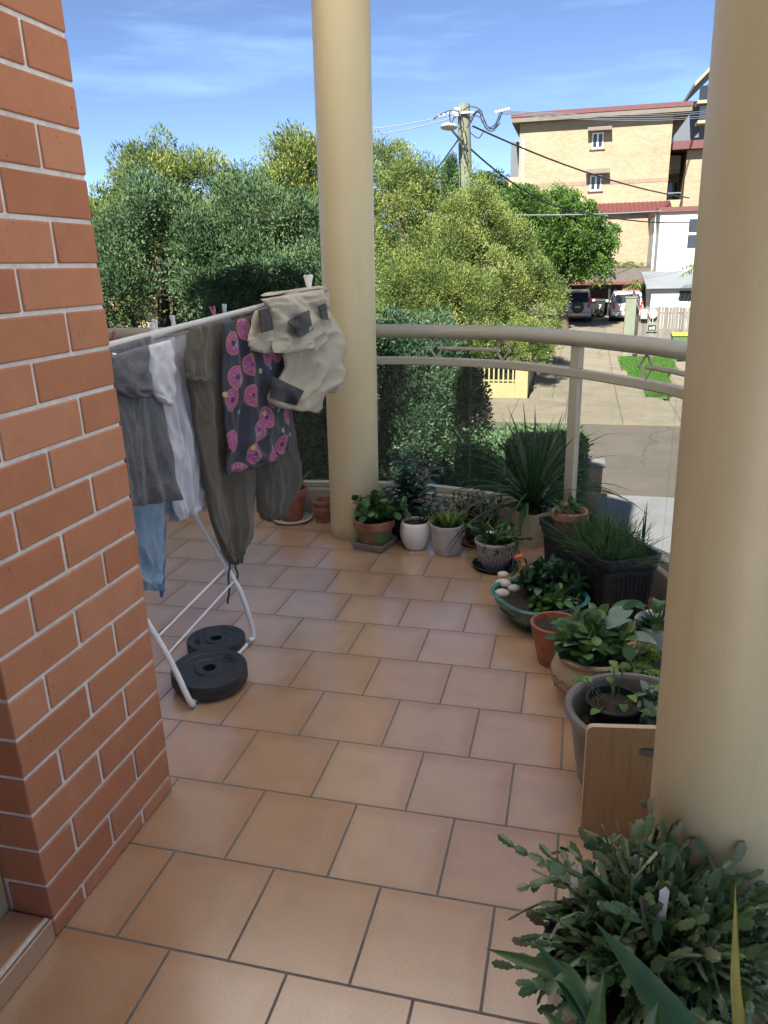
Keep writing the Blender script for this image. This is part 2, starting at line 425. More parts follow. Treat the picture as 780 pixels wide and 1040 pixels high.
# ------------------------------------------------------------------ balcony shell
def catmull(pts, n=12):
    P = [np.array(p, float) for p in pts]; P = [2*P[0]-P[1]]+P+[2*P[-1]-P[-2]]; out = []
    for i in range(1, len(P)-2):
        for k in range(n):
            t = k/n; a, b, c, d = P[i-1], P[i], P[i+1], P[i+2]
            out.append(.5*((2*b)+(c-a)*t+(2*a-5*b+4*c-d)*t*t+(-a+3*b-3*c+d)*t**3))
    out.append(P[-2]); return out
CURVE = catmull([(-4.2,3.02),(-3.1,3.17),(-2.0,3.31),(-1.0,3.43),(-.14,3.52),(.24,3.48),(.68,3.33),(1.04,3.03),(1.30,2.74),(1.46,2.53),(1.57,2.28),(1.655,1.85),(1.71,1.2),(1.73,.5),(1.73,-.3),(1.73,-1.6),(1.73,-4),(1.73,-7.9)], 8)
def offset_curve(d, C=None):
    C = C or CURVE; out = []
    for i, p in enumerate(C):
        a = C[max(i-1,0)]; b = C[min(i+1,len(C)-1)]; t = (b-a)/np.linalg.norm(b-a); out.append(p+np.array([-t[1], t[0]])*d)
    return out
inner = offset_curve(-.05)
floor_poly = [tuple(p) for p in inner]+[(1.73,-8.0),(-4.2,-8.0)]
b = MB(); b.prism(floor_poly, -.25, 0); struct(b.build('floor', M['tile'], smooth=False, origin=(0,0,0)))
b = MB(); b.sweep([(p[0],p[1],0) for p in CURVE], [(-.05,-.25),(.12,-.25),(.12,.175),(-.05,.175)]); struct(b.build('balcony_kerb', M['kerb'], smooth=True, ang=30, bevel=.008))
CZ = 3.5
outer = offset_curve(.16)
def diffuser_mat():
    n = N('light_diffuser_sheet'); t = n.new('ShaderNodeBsdfTranslucent'); t.inputs[0].default_value = (.86,.84,.80,1)
    d = n.new('ShaderNodeBsdfDiffuse'); d.inputs[0].default_value = (.82,.81,.78,1); mx = n.new('ShaderNodeMixShader'); mx.inputs[0].default_value = .80
    n.l(d.outputs[0], mx.inputs[1]); n.l(t.outputs[0], mx.inputs[2]); n.l(mx.outputs[0], n.out.inputs['Surface']); return n.m
# unseen roof sheet, made translucent to brighten the balcony with diffused sun
b = MB(); rp = [tuple(p) for p in outer if p[0] > -2.2]+[(1.9,-5.6),(-2.2,-5.6)]
b.add([(x,y,CZ) for x,y in rp], [list(range(len(rp)))]); struct(b.build('added_diffuser_roof', diffuser_mat(), smooth=False))
b = MB()
for yy in (-5.4,-3.6,-1.8,0,1.8): b.box(-2.1,1.85,yy-.04,yy+.04,CZ+.002,CZ+.12)
struct(b.build('roof_beams', M['white'], smooth=False))
b = MB(); b.box(-2.2,1.9,-5.6,-.45,CZ+.13,CZ+.33)  # unseen slab added to shade the near floor and brick front
b.prism([(-2.2,2.75),(1.42,2.75),(1.2,3.1),(1.02,3.28),(.3,3.7),(-.2,3.74),(-2.2,3.45)], CZ-.16, CZ-.006); struct(b.build('added_shade_slab', M['kerb'], smooth=False))  # front slab added so near tiles reflect less bright roof
# the rest of the block: storeys and rooms to the left, storey below
b = MB()
b.prism([(-14,-5.6),(-2.21,-5.6),(-2.21,3.5),(-4.2,3.35),(-14,2.4)], CZ, 5.2)
b.box(-14,-4.2,-8.0,2.2,-2.9,CZ-.004)
b.prism([(-4.2,-8.0),(1.6,-8.0),(1.6,1.2),(1.0,2.6),(.2,3.2),(-4.2,2.8)], -2.9, -.254)
b.box(-4.19,.45,-1.75,-1.5,.002,CZ-.008)  # unseen wall added to keep bounced sun off the brick front
b.prism([(-1.0,3.3),(-.2,3.45),(.3,3.42),(1.0,2.95),(1.0,3.2),(.3,3.7),(-.2,3.75),(-1.0,3.6)], CZ+.01, 6.7)  # unseen parapet added to cast shade on garden, hedge and near road
struct(b.build('shell_with_shade_walls', wall_brick('block_brick', (.30,.10,.06), (.24,.08,.05), (.4,.38,.35), .3, .1045), smooth=False))

# brick pillar
FX, Y0, Y1, CH, MT = -.145, -.035, .555, .1045, .0105
pil = thing('brick_pillar', 'red brick pillar with pale mortar joints at the left edge of the balcony', 'pillar', (-.35, .26, 0))
b = MB(); b.box(-.62+.005, FX-.0045, Y0+.0045, Y1-.0045, 0, CZ-.004); b.build('mortar', M['mortar'], pil, smooth=False)
b = MB()
def brick(x0,x1,y0,y1,z0,z1):
    j = lambda: random.uniform(-.0012,.0012)
    b.box(x0+j(),x1+j()*.6,y0+j(),y1+j(),z0+j()*.5,z1+j()*.5, tone=random.random())
for k in range(0, 33):
    zc = k*CH; z0 = max(.001, zc-CH/2+MT/2); z1 = zc+CH/2-MT/2
    h = MT/2
    if k % 2 == 0:
        ys = [(Y0,.092-h),(.092+h,.387-h),(.387+h,Y1)]; bx = [(-.62,-.445-h),(-.445+h,FX)]
    else:
        ys = [(Y0,.238-h),(.238+h,Y1)]; bx = [(-.62,-.265-h),(-.265+h,FX)]
    for i, (a, c) in enumerate(ys):
        if i == 0: brick(bx[1][0], FX, a, min(c, a+.127) if k%2==0 else c, z0, z1)
        else: brick(FX-.11, FX, a, c, z0, z1)
    brick(bx[0][0], bx[0][1], Y0, Y0+.127, z0, z1)
b.build('bricks', M['brick'], pil, smooth=True, ang=30, bevel=.004, seg=2)

pil.rotation_euler = (0, R(-.6), 0)
# door step and door frame
ds = thing('door_step', 'low tiled doorstep at the foot of the brick pillar', 'step', (-.5,-.8,.001))
b = MB(); b.box(-1.4, FX-.021, -1.4, Y0-.004, .001, .068); b.build('tread', M['tile'], ds, bevel=.004)
b = MB(); b.box(FX-.009, FX+.001, -1.4, Y0-.004, .001, .066); b.build('riser', M['tile'], ds, bevel=.003)
b = MB(); b.box(FX-.0205, FX-.0095, -1.4, Y0-.004, .001, .0655); b.build('grout', M['mortar'], ds, smooth=False)
df = thing('door_frame', 'cream door jamb beside the brick pillar on the doorstep', 'door frame', (-.30,-.07,.068))
b = MB(); b.box(-.335,-.268,-.10,-.04,.069,2.3); b.build('jamb', M['cream'], df, bevel=.004)
b = MB(); b.box(-.347,-.336,-.10,-.055,.069,2.3); b.build('door_seal', M['blackplastic'], df)

# columns
def column(name, cx, cy, r, label):
    o = thing(name, label, 'column', (cx, cy, 0))
    b = MB(); b.lathe([(r,0),(r,CZ-.002)], (cx,cy,0), 64); b.build('shaft', M['cream'], o)
    return o
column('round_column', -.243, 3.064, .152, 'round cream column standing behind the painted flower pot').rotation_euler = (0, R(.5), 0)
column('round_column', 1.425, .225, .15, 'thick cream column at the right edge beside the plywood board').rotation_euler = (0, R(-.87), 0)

# balustrade
bal = thing('balustrade', 'curved balcony balustrade with beige handrail and clear glass panels', 'balustrade', (.7, 3.3, .175))
def path(z, C=None): return [(p[0],p[1],z) for p in (C or CURVE)]
def curve_at(x):
    for i in range(len(CURVE)-1):
        if CURVE[i][0] <= x <= CURVE[i+1][0]:
            t = (x-CURVE[i][0])/(CURVE[i+1][0]-CURVE[i][0]); return i+t
    return 0
def cpt(s): i = min(int(s), len(CURVE)-2); t = s-i; return CURVE[i]*(1-t)+CURVE[i+1]*t
ell = [(math.cos(t)*.045, math.sin(t)*.043) for t in [2*math.pi*i/16 for i in range(16)]]
b = MB(); b.sweep(path(1.208), ell); b.build('handrail', M['railpaint'], bal, ang=60)
def rrect(w, h, c=.006): return [(-w+c,-h),(w-c,-h),(w,-h+c),(w,h-c),(w-c,h),(-w+c,h),(-w,h-c),(-w,-h+c)]
b = MB(); b.sweep(path(1.025), rrect(.024,.024)); b.build('mid_rail', M['railpaint'], bal, ang=25)
b = MB(); b.sweep(path(.197), rrect(.022,.021)); b.build('bottom_rail', M['railpaint'], bal, ang=25)
def xs_at_px(px):   # curve parameter hit by a column of the view
    best = 0; bd = 1e9
    for k in range(0, (len(CURVE)-1)*20):
        s = k/20; p = cpt(s); d = np.array([p[0],p[1],.8])-CAM
        x = 390+FPX*(d@_A)/(d@_F)
        if d@_F > 0 and p[0] > -1 and p[1] > 1 and abs(x-px) < bd: bd = abs(x-px); best = s
    return best
def s_y(Y):   # curve parameter on the right-hand side at a given Y
    return min((abs(cpt(k/10)[1]-Y), k/10) for k in range(60, (len(CURVE)-1)*10))[1]
s_post = xs_at_px(583); s_a = xs_at_px(478); s_b = xs_at_px(683); s_0 = curve_at(-.19); s_l = curve_at(-1.9)
def post(s):
    p = cpt(s); q = cpt(s+.2); d = math.atan2(q[1]-p[1], q[0]-p[0])
    Mx = Matrix.Translation((p[0],p[1],0)) @ Matrix.Rotation(d, 4, 'Z')
    b = MB(); b.box(-.032,.032,-.02,.02,.176,1.17, M=Mx); b.build('post', M['railpaint'], bal, bevel=.004)
post(s_post); post(s_l); post(xs_at_px(365)); s_r = s_y(.45); post(s_r)
def panel(s0, s1):
    k = max(4, int((s1-s0)*3)); pts = [cpt(s0+(s1-s0)*i/k) for i in range(k+1)]
    b = MB(); b.sweep([(p[0],p[1],0) for p in pts], [(-.005,.22),(.005,.22),(.005,1.0),(-.005,1.0)]); b.build('glass_panel', M['glass'], bal, ang=30)
g = .009
for s0, s1 in ((0, s_l-g*6), (s_l+g*6, s_0), (s_0+g, s_a-g), (s_a+g, s_post-g*6), (s_post+g*6, s_b-g), (s_b+g, s_r-g*6), (s_r+g*6, len(CURVE)-1.01)):
    panel(s0, s1)
# diamond ornaments joined by a thin bar
def diamond(s):
    p = cpt(s); q = cpt(s+.15); d = Vector((q[0]-p[0], q[1]-p[1], 0)).normalized(); c = Vector((p[0],p[1],1.108))
    w_, h_ = .045, .062
    pts = [c+Vector((0,0,h_)), c+d*w_, c-Vector((0,0,h_)), c-d*w_]
    b = MB()
    for i in range(4): b.tube([pts[i], pts[(i+1)%4]], .006, 8)
    b.lathe([(.0,-.012),(.012,-.006),(.012,.006),(.0,.012)], tuple(c-d*w_), 10); b.lathe([(.0,-.012),(.012,-.006),(.012,.006),(.0,.012)], tuple(c+d*w_), 10)
    b.build('diamond_ornament', M['railpaint'], bal, ang=50)
def infill(s0, s1):
    diamond(s0); diamond(s1); k = 10
    b = MB(); b.tube([(*cpt(s0+.3+(s1-s0-.6)*i/k), 1.108) for i in range(k+1)], .0125, 10); b.build('infill_bar', M['railpaint'], bal)
infill(xs_at_px(443), xs_at_px(509)); infill(xs_at_px(651), s_y(1.75)); infill(curve_at(-1.6), curve_at(-.8))

# ------------------------------------------------------------------ clothes airer
N0 = np.array([-.52,.80,1.347]); N1 = np.array([-.325,2.47,1.459])
BE = (N1-N0)*[1,1,0]; BL = np.linalg.norm(BE); BE /= BL; BN = np.array([BE[1], -BE[0], 0])
def onbar(px, py, off=0.0):     # point on the vertical plane through the front bar
    d = ray(px, py); o = N0+BN*off; t = ((o-CAM)@BN)/(d@BN); return CAM+d*t
def barpt(px):
    lo, hi = 0.0, 1.0
    for _ in range(40):
        mid = (lo+hi)/2; p = N0+(N1-N0)*mid; d = p-CAM; x = 390+FPX*(d@_A)/(d@_F)
        if x < px: lo = mid
        else: hi = mid
    return N0+(N1-N0)*lo
air = thing('clothes_airer', 'white folding clothes airer loaded with washing on the tiled floor', 'clothes airer', (-.65,1.4,0))
b = MB(); ext = (N1-N0)*.03; b.tube([N0-(N1-N0)*.05, N1+ext], .0155, 14); b.build('side_bar', M['greymetal'], air)
far = -BN*.62+np.array([0,0,-.13])
b = MB(); b.tube([N0+far, N1+far], .0125, 12); b.build('side_bar', M['greymetal'], air)
b = MB(); b.tube([N0, N0+far], .011, 10); b.build('end_bar', M['whitemetal'], air)
b = MB(); b.tube([N1, N1+far], .011, 10); b.build('end_bar', M['whitemetal'], air)
for k in range(1, 7):
    o_ = far*(k/7); b = MB(); b.tube([N0+o_, N1+o_], .003, 8); b.build('rung', M['whitemetal'], air)
def U(pl, pr, name):
    b = MB(); pts = catmull([np.array(p) for p in pl[::-1]]+[np.array(p) for p in pr], 5); b.tube(pts, .0115, 12); return b.build(name, M['whitemetal'], air)
U([(-.318,1.05,.012),(-.306,1.012,.016),(-.322,1.005,.055),(-.43,1.045,.238),(-.70,1.045,.73),(-1.02,1.045,1.33)],
  [(-.312,1.30,.012),(-.305,1.54,.012),(-.300,1.585,.03),(-.335,1.59,.19),(-.385,1.59,.31),(-.60,1.59,.70),(-1.0,1.59,1.36)], 'leg_frame')
U([(-1.08,1.06,.012),(-1.10,1.02,.03),(-.98,1.02,.25),(-.45,1.02,1.34)], [(-1.08,1.4,.012),(-1.08,1.60,.012),(-1.09,1.63,.03),(-.98,1.63,.25),(-.42,1.63,1.39)], 'leg_frame')
for zl, zr in ((.262,.345),(.195,.285)):
    b = MB(); b.tube([(-.309-.55*zl,1.045,zl), (-.385-.55*(zr-.31),1.59,zr)], .0042, 8); b.build('cross_rod', M['whitemetal'], air)
b = MB(); b.tube([(-.3045,1.515,.0125),(-.3035,1.54,.0125)], .0145, 12); b.build('foot_sleeve', M['steel'], air)

# ------------------------------------------------------------------ washing
def fold_fn(seed, k, amp):
    nz_ = mnoise.noise
    def f(u, v):
        w1 = nz_(Vector((u*2+seed, v*2.0, 1.7)))*.35
        d = .9*nz_(Vector(((u+w1)*k*1.5+seed, v*.9, seed*.37)))
        d += .55*nz_(Vector(((u+w1)*k*3.2+seed+v*1.1, v*1.6, seed*.7+4)))
        r1 = 1-2.2*abs(nz_(Vector((u*k*1.3-v*2.4+seed, v*3.2+u*1.5, seed*.3+8)))); d += .42*max(-1, r1)
        r2 = 1-2.4*abs(nz_(Vector((u*k*2.2+v*3.5+seed, v*6.0-u*2, seed*.3+15)))); d += .20*max(-1, r2)
        return d*amp*2.1*(.4+.6*min(1, v*2.0))
    return f
def interp_rows(rows, nv):
    L = catmull([r[0] for r in rows], 16); Rr = catmull([r[1] for r in rows], 16); out = []
    for i in range(nv+1):
        s = i/nv*(len(L)-1); j = min(int(s), len(L)-2); t = s-j
        out.append((L[j]*(1-t)+L[j+1]*t, Rr[j]*(1-t)+Rr[j+1]*t))
    return out
def cloth(b, rows, off, bulge, amp, k, seed, nu=44, nv=64, roll=0.0):
    """two-layer hanging garment between a left and a right outline"""
    W = interp_rows(rows, nv); f = fold_fn(seed, k, amp); fr = []; bk = []; uvs = []; disp = []
    rr = random.Random(seed+99)
    for i, (l, r_) in enumerate(W):
        v = i/nv
        for j in range(nu+1):
            u = j/nu
            wig = 2.2*mnoise.noise(Vector((v*6, seed*1.3, 0)))*(1-u)+2.2*mnoise.noise(Vector((v*6, seed*1.3+9, 0)))*u
            hem = 2.5*mnoise.noise(Vector((u*5, seed*2.1, 3)))*max(0, v-.85)/.15
            px = l[0]*(1-u)+r_[0]*u+wig*min(1, v*3); py = l[1]*(1-u)+r_[1]*u+hem
            e = max(0, 1-abs(2*u-1)**5.0); e = math.sqrt(e)
            top = min(1, v/.08); bot = min(1, (1-v)/.05)
            g_ = bulge*.55*e*(.3+.7*math.sqrt(top))*(.45+.55*bot)
            d = f(u, v)
            p = onbar(px, py, off); fr.append(p+BN*(g_*.5+d)); bk.append(p+BN*(-g_*.5+d*.6-.002)); disp.append((px,py,off+g_*.5+d))
            q = (p-N0)@BE; uvs.append((float(q), float(p[2])))
    n = nu+1; a = len(fr); fs = []
    for i in range(nv):
        for j in range(nu):
            q = (i*n+j, (i+1)*n+j, (i+1)*n+j+1, i*n+j+1); fs.append(q); fs.append(tuple(x+a for x in q[::-1]))
    ring = [(0,j) for j in range(nu)]+[(i,nu) for i in range(nv)]+[(nv,j) for j in range(nu,0,-1)]+[(i,0) for i in range(nv,0,-1)]
    for k2 in range(len(ring)):
        (i,j),(i2,j2) = ring[k2], ring[(k2+1)%len(ring)]; x, y = i*n+j, i2*n+j2; fs.append((x, y, y+a, x+a))
    b.add(fr+bk, fs, uv=uvs+uvs); return disp
def patch(b, quad, disp, lift=.005, n=10):
    """pocket patch lying on the front layer of a garment"""
    D = np.array(disp); vs = []; uv = []
    for i in range(n+1):
        for j in range(n+1):
            u, v = j/n, i/n; q = [np.array(p, float) for p in quad]
            p = (q[0]*(1-u)+q[1]*u)*(1-v)+(q[3]*(1-u)+q[2]*u)*v
            dd = ((D[:,0]-p[0])**2+(D[:,1]-p[1])**2); k3 = np.argsort(dd)[:5]; ww = 1/(dd[k3]+.5); o = (D[k3,2]*ww).sum()/ww.sum()
            vs.append(onbar(p[0], p[1], o+lift)); uv.append((u,v))
    a = (n+1)**2
    vs2 = [p-BN*.004 for p in vs]; fs = []
    for i in range(n):
        for j in range(n):
            q = (i*(n+1)+j, (i+1)*(n+1)+j, (i+1)*(n+1)+j+1, i*(n+1)+j+1); fs += [q, tuple(x+a for x in q[::-1])]
    ring = [j for j in range(n)]+[i*(n+1)+n for i in range(n)]+[n*(n+1)+j for j in range(n,0,-1)]+[i*(n+1) for i in range(n,0,-1)]
    for k4 in range(len(ring)): x, y = ring[k4], ring[(k4+1)%len(ring)]; fs.append((x,y,y+a,x+a))
    b.add(vs+vs2, fs, uv=uv+uv)

M['f_grey'] = fabric('grey_marle_jersey', (.115,.12,.135), .2, mel=.5)
M['f_white'] = fabric('white_jersey', (.55,.55,.60), .08)
M['f_khaki'] = fabric('dark_khaki_cotton', (.088,.078,.060), .2)
M['f_stone'] = fabric('stone_cotton', (.41,.37,.29), .1)
M['f_denim'] = fabric('black_denim', (.028,.030,.038), .3)
M['f_towel'] = fabric('pale_blue_towelling', (.24,.35,.47), .18, weave=500)
M['f_blue'] = fabric('mid_blue_cotton', (.10,.19,.42), .2)
M['f_cuff'] = fabric('dark_cord', (.05,.045,.038), .2)
def donut_mat():
    n = N('donut_print_jersey'); uv = n.new('ShaderNodeUVMap').outputs[0]
    def vor(scale, off, rnd=.55):
        mp_ = n.new('ShaderNodeMapping'); mp_.inputs['Location'].default_value = off; n.l(uv, mp_.inputs['Vector'])
        v = n.new('ShaderNodeTexVoronoi'); v.voronoi_dimensions = '2D'; v.inputs['Scale'].default_value = scale; v.inputs['Randomness'].default_value = rnd
        n.l(mp_.outputs[0], v.inputs['Vector']); return v
    base = n.ramp(n.noise(10,5), [(.3,(.030,.034,.050)),(.7,(.050,.055,.078))])
    v = vor(7.4, (.13,.05,0)); d = v.outputs['Distance']
    ring = n.math('MULTIPLY', n.math('LESS_THAN', d, .33), n.math('GREATER_THAN', d, .09))
    edge = n.math('MULTIPLY', n.math('LESS_THAN', d, .36), n.math('GREATER_THAN', d, .085))
    v2 = vor(85, (0,0,0), 1.0); spr = n.math('LESS_THAN', v2.outputs['Distance'], .22)
    pink = n.mix(n.math('MULTIPLY', spr, .75), n.mix(n.noise(30,3), (.24,.045,.15), (.38,.10,.26)), n.mix(.5, v2.outputs['Color'], (.12,.03,.10)))
    c = n.mix(edge, base, (.36,.17,.08)); c = n.mix(ring, c, pink)
    v3 = vor(7.4, (.13+.075,.05+.06,0)); dot = n.math('LESS_THAN', v3.outputs['Distance'], .085)
    sel = n.new('ShaderNodeSeparateColor'); n.l(v3.outputs['Color'], sel.inputs[0])
    dc = n.mix(n.math('GREATER_THAN', sel.outputs[0], .5), (.16,.27,.40), (.42,.38,.14))
    c = n.mix(dot, c, dc)
    n.col(c); n.set(Roughness=.9, Sheen_Weight=.15); n.b.inputs['Specular IOR Level'].default_value = .15
    n.bump(n.noise(28,5,.6,stretch=(1,1,.45)), .4, .01); return n.m
M['f_donut'] = donut_mat()

b = MB(); dsp = cloth(b, [((96,357),(152,341)),((98,380),(157,370)),((108,420),(164,415)),((120,470),(173,468)),((127,515),(180,507))], .015, .05, .012, 2.2, 11)
cloth(b, [((112,362),(150,350)),((112,380),(153,372)),((116,394),(151,394)),((128,402),(146,404))], .055, .045, .010, 1.6, 12, 20, 20)
o = b.build('t_shirt', M['f_grey'], ang=80); tag(o, 'dark grey T-shirt hanging next to the brick pillar on the airer', 'T-shirt')
b = MB(); cloth(b, [((147,349),(198,335)),((151,385),(203,380)),((160,415),(206,430)),((168,452),(209,480)),((176,500),(208,508)),((182,529),(204,519))], -.01, .06, .016, 2.6, 21)
cloth(b, [((146,352),(172,345)),((147,375),(176,368)),((152,395),(176,400)),((160,408),(174,413))], .03, .04, .010, 1.5, 23, 20, 24)
o = b.build('t_shirt', M['f_white'], ang=80); tag(o, 'crumpled white T-shirt hanging between the grey shirt and the khaki trousers', 'T-shirt')
tr = thing('cargo_trousers', 'dark khaki cargo trousers hanging from the airer with dangling ankle cords', 'trousers', tuple(onbar(235,575)))
b = MB()
cloth(b, [((191,333),(236,322)),((189,380),(238,380)),((195,420),(246,430)),((203,470),(263,478)),((211,520),(259,525)),((222,556),(249,557)),((231,573),(244,572))], .03, .07, .015, 2.3, 31, 50, 90)
cloth(b, [((230,325),(276,316)),((240,400),(291,398)),((250,450),(300,450)),((257,490),(301,492)),((262,518),(294,518)),((268,529),(285,527))], -.03, .08, .014, 2.0, 33, 44, 80)
cloth(b, [((193,333),(214,328)),((188,352),(214,352)),((187,378),(213,382)),((190,386),(208,388))], .075, .03, .008, 1.5, 35, 24, 24)
b.build('legs', M['f_khaki'], tr, ang=80)
for (x0,y0,x1,y1,sd) in ((233,571,232,613,1),(239,570,242,592,2)):
    b = MB(); p0 = onbar(x0,y0,.05); p1 = onbar(x1,y1,.05); k = 8
    b.tube([p0+(p1-p0)*i/k+BN*.004*math.sin(i*1.3+sd) for i in range(k+1)], .0048, 8); b.build('ankle_cord', M['f_cuff'], tr)
b = MB(); cloth(b, [((226,328),(275,317)),((227,380),(287,372)),((229,430),(291,420)),((230,468),(294,450)),((230,484),(295,459))], .085, .05, .017, 2.6, 41, 60, 70)
o = b.build('printed_dress', M['f_donut'], ang=80); tag(o, 'dark dress printed with pink ring doughnuts hanging in front of the khaki trousers', 'dress')
sh = thing('cargo_shorts', 'stone coloured shorts with black denim pockets slung over the far end of the airer bar', 'shorts', tuple(onbar(300,415,.1)))
b = MB()
d2 = cloth(b, [((283,318),(333,316)),((284,335),(340,330)),((286,352),(347,343)),((287,368),(345,365)),((278,388),(342,385)),((271,406),(330,402)),((281,414),(323,419))], .13, .05, .026, 1.7, 51, 50, 60)
d1 = cloth(b, [((263,304),(328,294)),((270,312),(331,307)),((278,327),(334,324)),((279,343),(331,343)),((277,358),(318,355))], .175, .03, .018, 1.5, 54, 44, 40)
cloth(b, [((259,316),(277,310)),((254,338),(279,336)),((252,348),(280,348)),((254,356),(275,358))], .14, .05, .006, 1.2, 53, 24, 30)
cloth(b, [((322,322),(337,322)),((330,345),(347,342)),((331,370),(346,372)),((330,390),(343,391)),((330,399),(337,399))], .10, .06, .010, 1.2, 55, 24, 40)
cloth(b, [((266,301),(324,290)),((276,298),(329,294)),((285,315),(331,312))], .06, .16, .010, 1.8, 57, 30, 24)
b.build('fabric', M['f_stone'], sh, ang=80)
for quad, dd_ in (([(292,326),(314,315),(318,335),(305,343)], d1), ([(324,311),(331,308),(334,325),(328,323)], d1), ([(277,382),(309,397),(301,412),(274,404)], d2)):
    b = MB(); patch(b, quad, dd_, .017); b.build('pocket', M['f_denim'], sh, ang=60)
b = MB(); p = [(263,315),(273,312),(278,335),(266,338)]
D_ = [(q[0],q[1],.185) for q in p]; patch(b, p, D_, .004); b.build('lining_panel', M['f_denim'], sh, ang=60)
tw = MB(); cloth(tw, [((130,508),(168,508)),((135,540),(167,545)),((139,575),(163,580)),((142,598),(160,600))], -.06, .04, .014, 2.0, 61, 40, 40)
o = tw.build('towel', M['f_towel'], ang=80); tag(o, 'pale blue towel hanging lowest behind the grey T-shirt', 'towel')
tw = MB(); cloth(tw, [((156,520),(167,518)),((160,560),(168,556)),((160,585),(167,582)),((163,606),(166,602))], -.09, .03, .008, 1.0, 63, 16, 30)
o = tw.build('cloth', M['f_blue'], ang=80); tag(o, 'narrow strip of mid blue cloth at the edge of the pale blue towel', 'cloth')
tw = MB(); cloth(tw, [((164,505),(192,502)),((166,516),(190,514)),((172,528),(185,528))], -.10, .03, .008, 1.4, 65, 24, 20)
o = tw.build('cloth', M['f_towel'], ang=80); tag(o, 'short pale blue cloth peeping out below the white T-shirt', 'cloth')

# pegs
def peg(mat, label, group=None):
    b = MB()
    for s in (-1, 1):
        b.extrude([(s*.003,-.005,-.028),(s*.006,-.005,-.030),(s*.007,-.005,.0),(s*.013,-.005,.042),(s*.009,-.005,.044),(s*.002,-.005,.006)][::s], (0,.010,0))
    b.tube([(-.008,0,.004),(.008,0,.004)], .004, 8)
    o = b.build('clothes_peg', mat, ang=30, origin=(0,0,0)); tag(o, label, 'clothes peg', 'clothes pegs on the airer'); return o
pw = plain('white_peg_plastic', (.75,.76,.74), .5, .05); pp = plain('pink_peg_plastic', (.45,.17,.22), .5, .1); pc = plain('pale_cyan_peg_plastic', (.42,.60,.66), .5, .1)
pegs = [(peg(pw, 'tall white peg on the shorts at the end of the bar, left of two'), 316, .07, 1.5), (peg(pw, 'tall white peg on the shorts at the end of the bar, right of two'), 324, .07, 1.5),
        (peg(pp, 'pink peg above the doughnut print dress'), 236, -.09, 1.2), (peg(pc, 'pale cyan peg above the doughnut print dress'), 246, -.09, 1.2),
        (peg(pw, 'white peg on the wire behind the khaki trousers'), 198, -.10, 1.2), (peg(pw, 'white peg at the shoulder of the white T-shirt'), 166, -.05, 1.2),
        (peg(pp, 'pink peg above the grey T-shirt beside the brick pillar'), 137, -.09, 1.1), (peg(pw, 'white peg above the crumpled white T-shirt, nearest the trousers'), 180, -.10, 1.2)]
for o, px, off, sc in pegs:
    p = barpt(px)+BN*off; o.location = (p[0], p[1], p[2]+(.045 if sc > 1.4 else -.006)); sc = sc if sc > 1.4 else sc*.78; o.scale = (sc,sc,sc); o.rotation_euler = (R(random.uniform(-12,12)), R(random.uniform(-10,10)), math.atan2(BE[1],BE[0])+R(random.uniform(-25,25)))

# ------------------------------------------------------------------ weight plates
def text_mesh(body, size, depth, name):
    cu = bpy.data.curves.new(name, 'FONT'); cu.body = body; cu.size = size; cu.extrude = depth; cu.align_x = 'CENTER'; cu.align_y = 'CENTER'
    t = bpy.data.objects.new(name, cu); me = bpy.data.meshes.new_from_object(t); bpy.data.objects.remove(t); return me
def weight_plate(c, r, h, rot, label):
    o = thing('weight_plate', label, 'weight plate', c, 'weight plates on the airer foot')
    def lob(t):   # four flats round the edge
        return 1-.035*max(0, math.cos(3*t))**6
    b = MB()
    prof = [(.026,h*.2),(.026,h*.92),(.028,h*.95),(r*.36,h*.95),(r*.40,h*.84),(r*.47,h*.84),(r*.50,h*.90),(r*.72,h*.90),(r*.75,h*.97),(r*.93,h*.985),(r*.985,h*.95),(r,h*.86),(r,h*.12),(r*.98,.0),(.026,0),(.026,h*.2)]
    b.lathe(prof[::-1], c, 72, lob=lob, cap=False); b.build('disc', M['plate'], o, ang=28)
    me = text_mesh('5KG', .030, .0012, 'lettering'); me.materials.append(M['plategroove'])
    t = bpy.data.objects.new('lettering', me); COL.objects.link(t); t.parent = o
    a = R(rot); t.location = (r*.61*math.cos(a), r*.61*math.sin(a), h*.90+.001); t.rotation_euler = (0,0,a-math.pi/2)
    return o
z_ = .024
p = atZ(212,676,.085); wp1 = weight_plate((float(p[0]),float(p[1]),z_), .152, .058, 60, 'larger black weight plate nearest the camera on the airer foot bar')
p = atZ(218,647,.075); wp2 = weight_plate((float(p[0])-.01,float(p[1])+.03,.001), .128, .058, 215, 'smaller black weight plate behind, tucked under the larger plate')
wp1.rotation_euler = (R(2.0), R(2.5), 0)

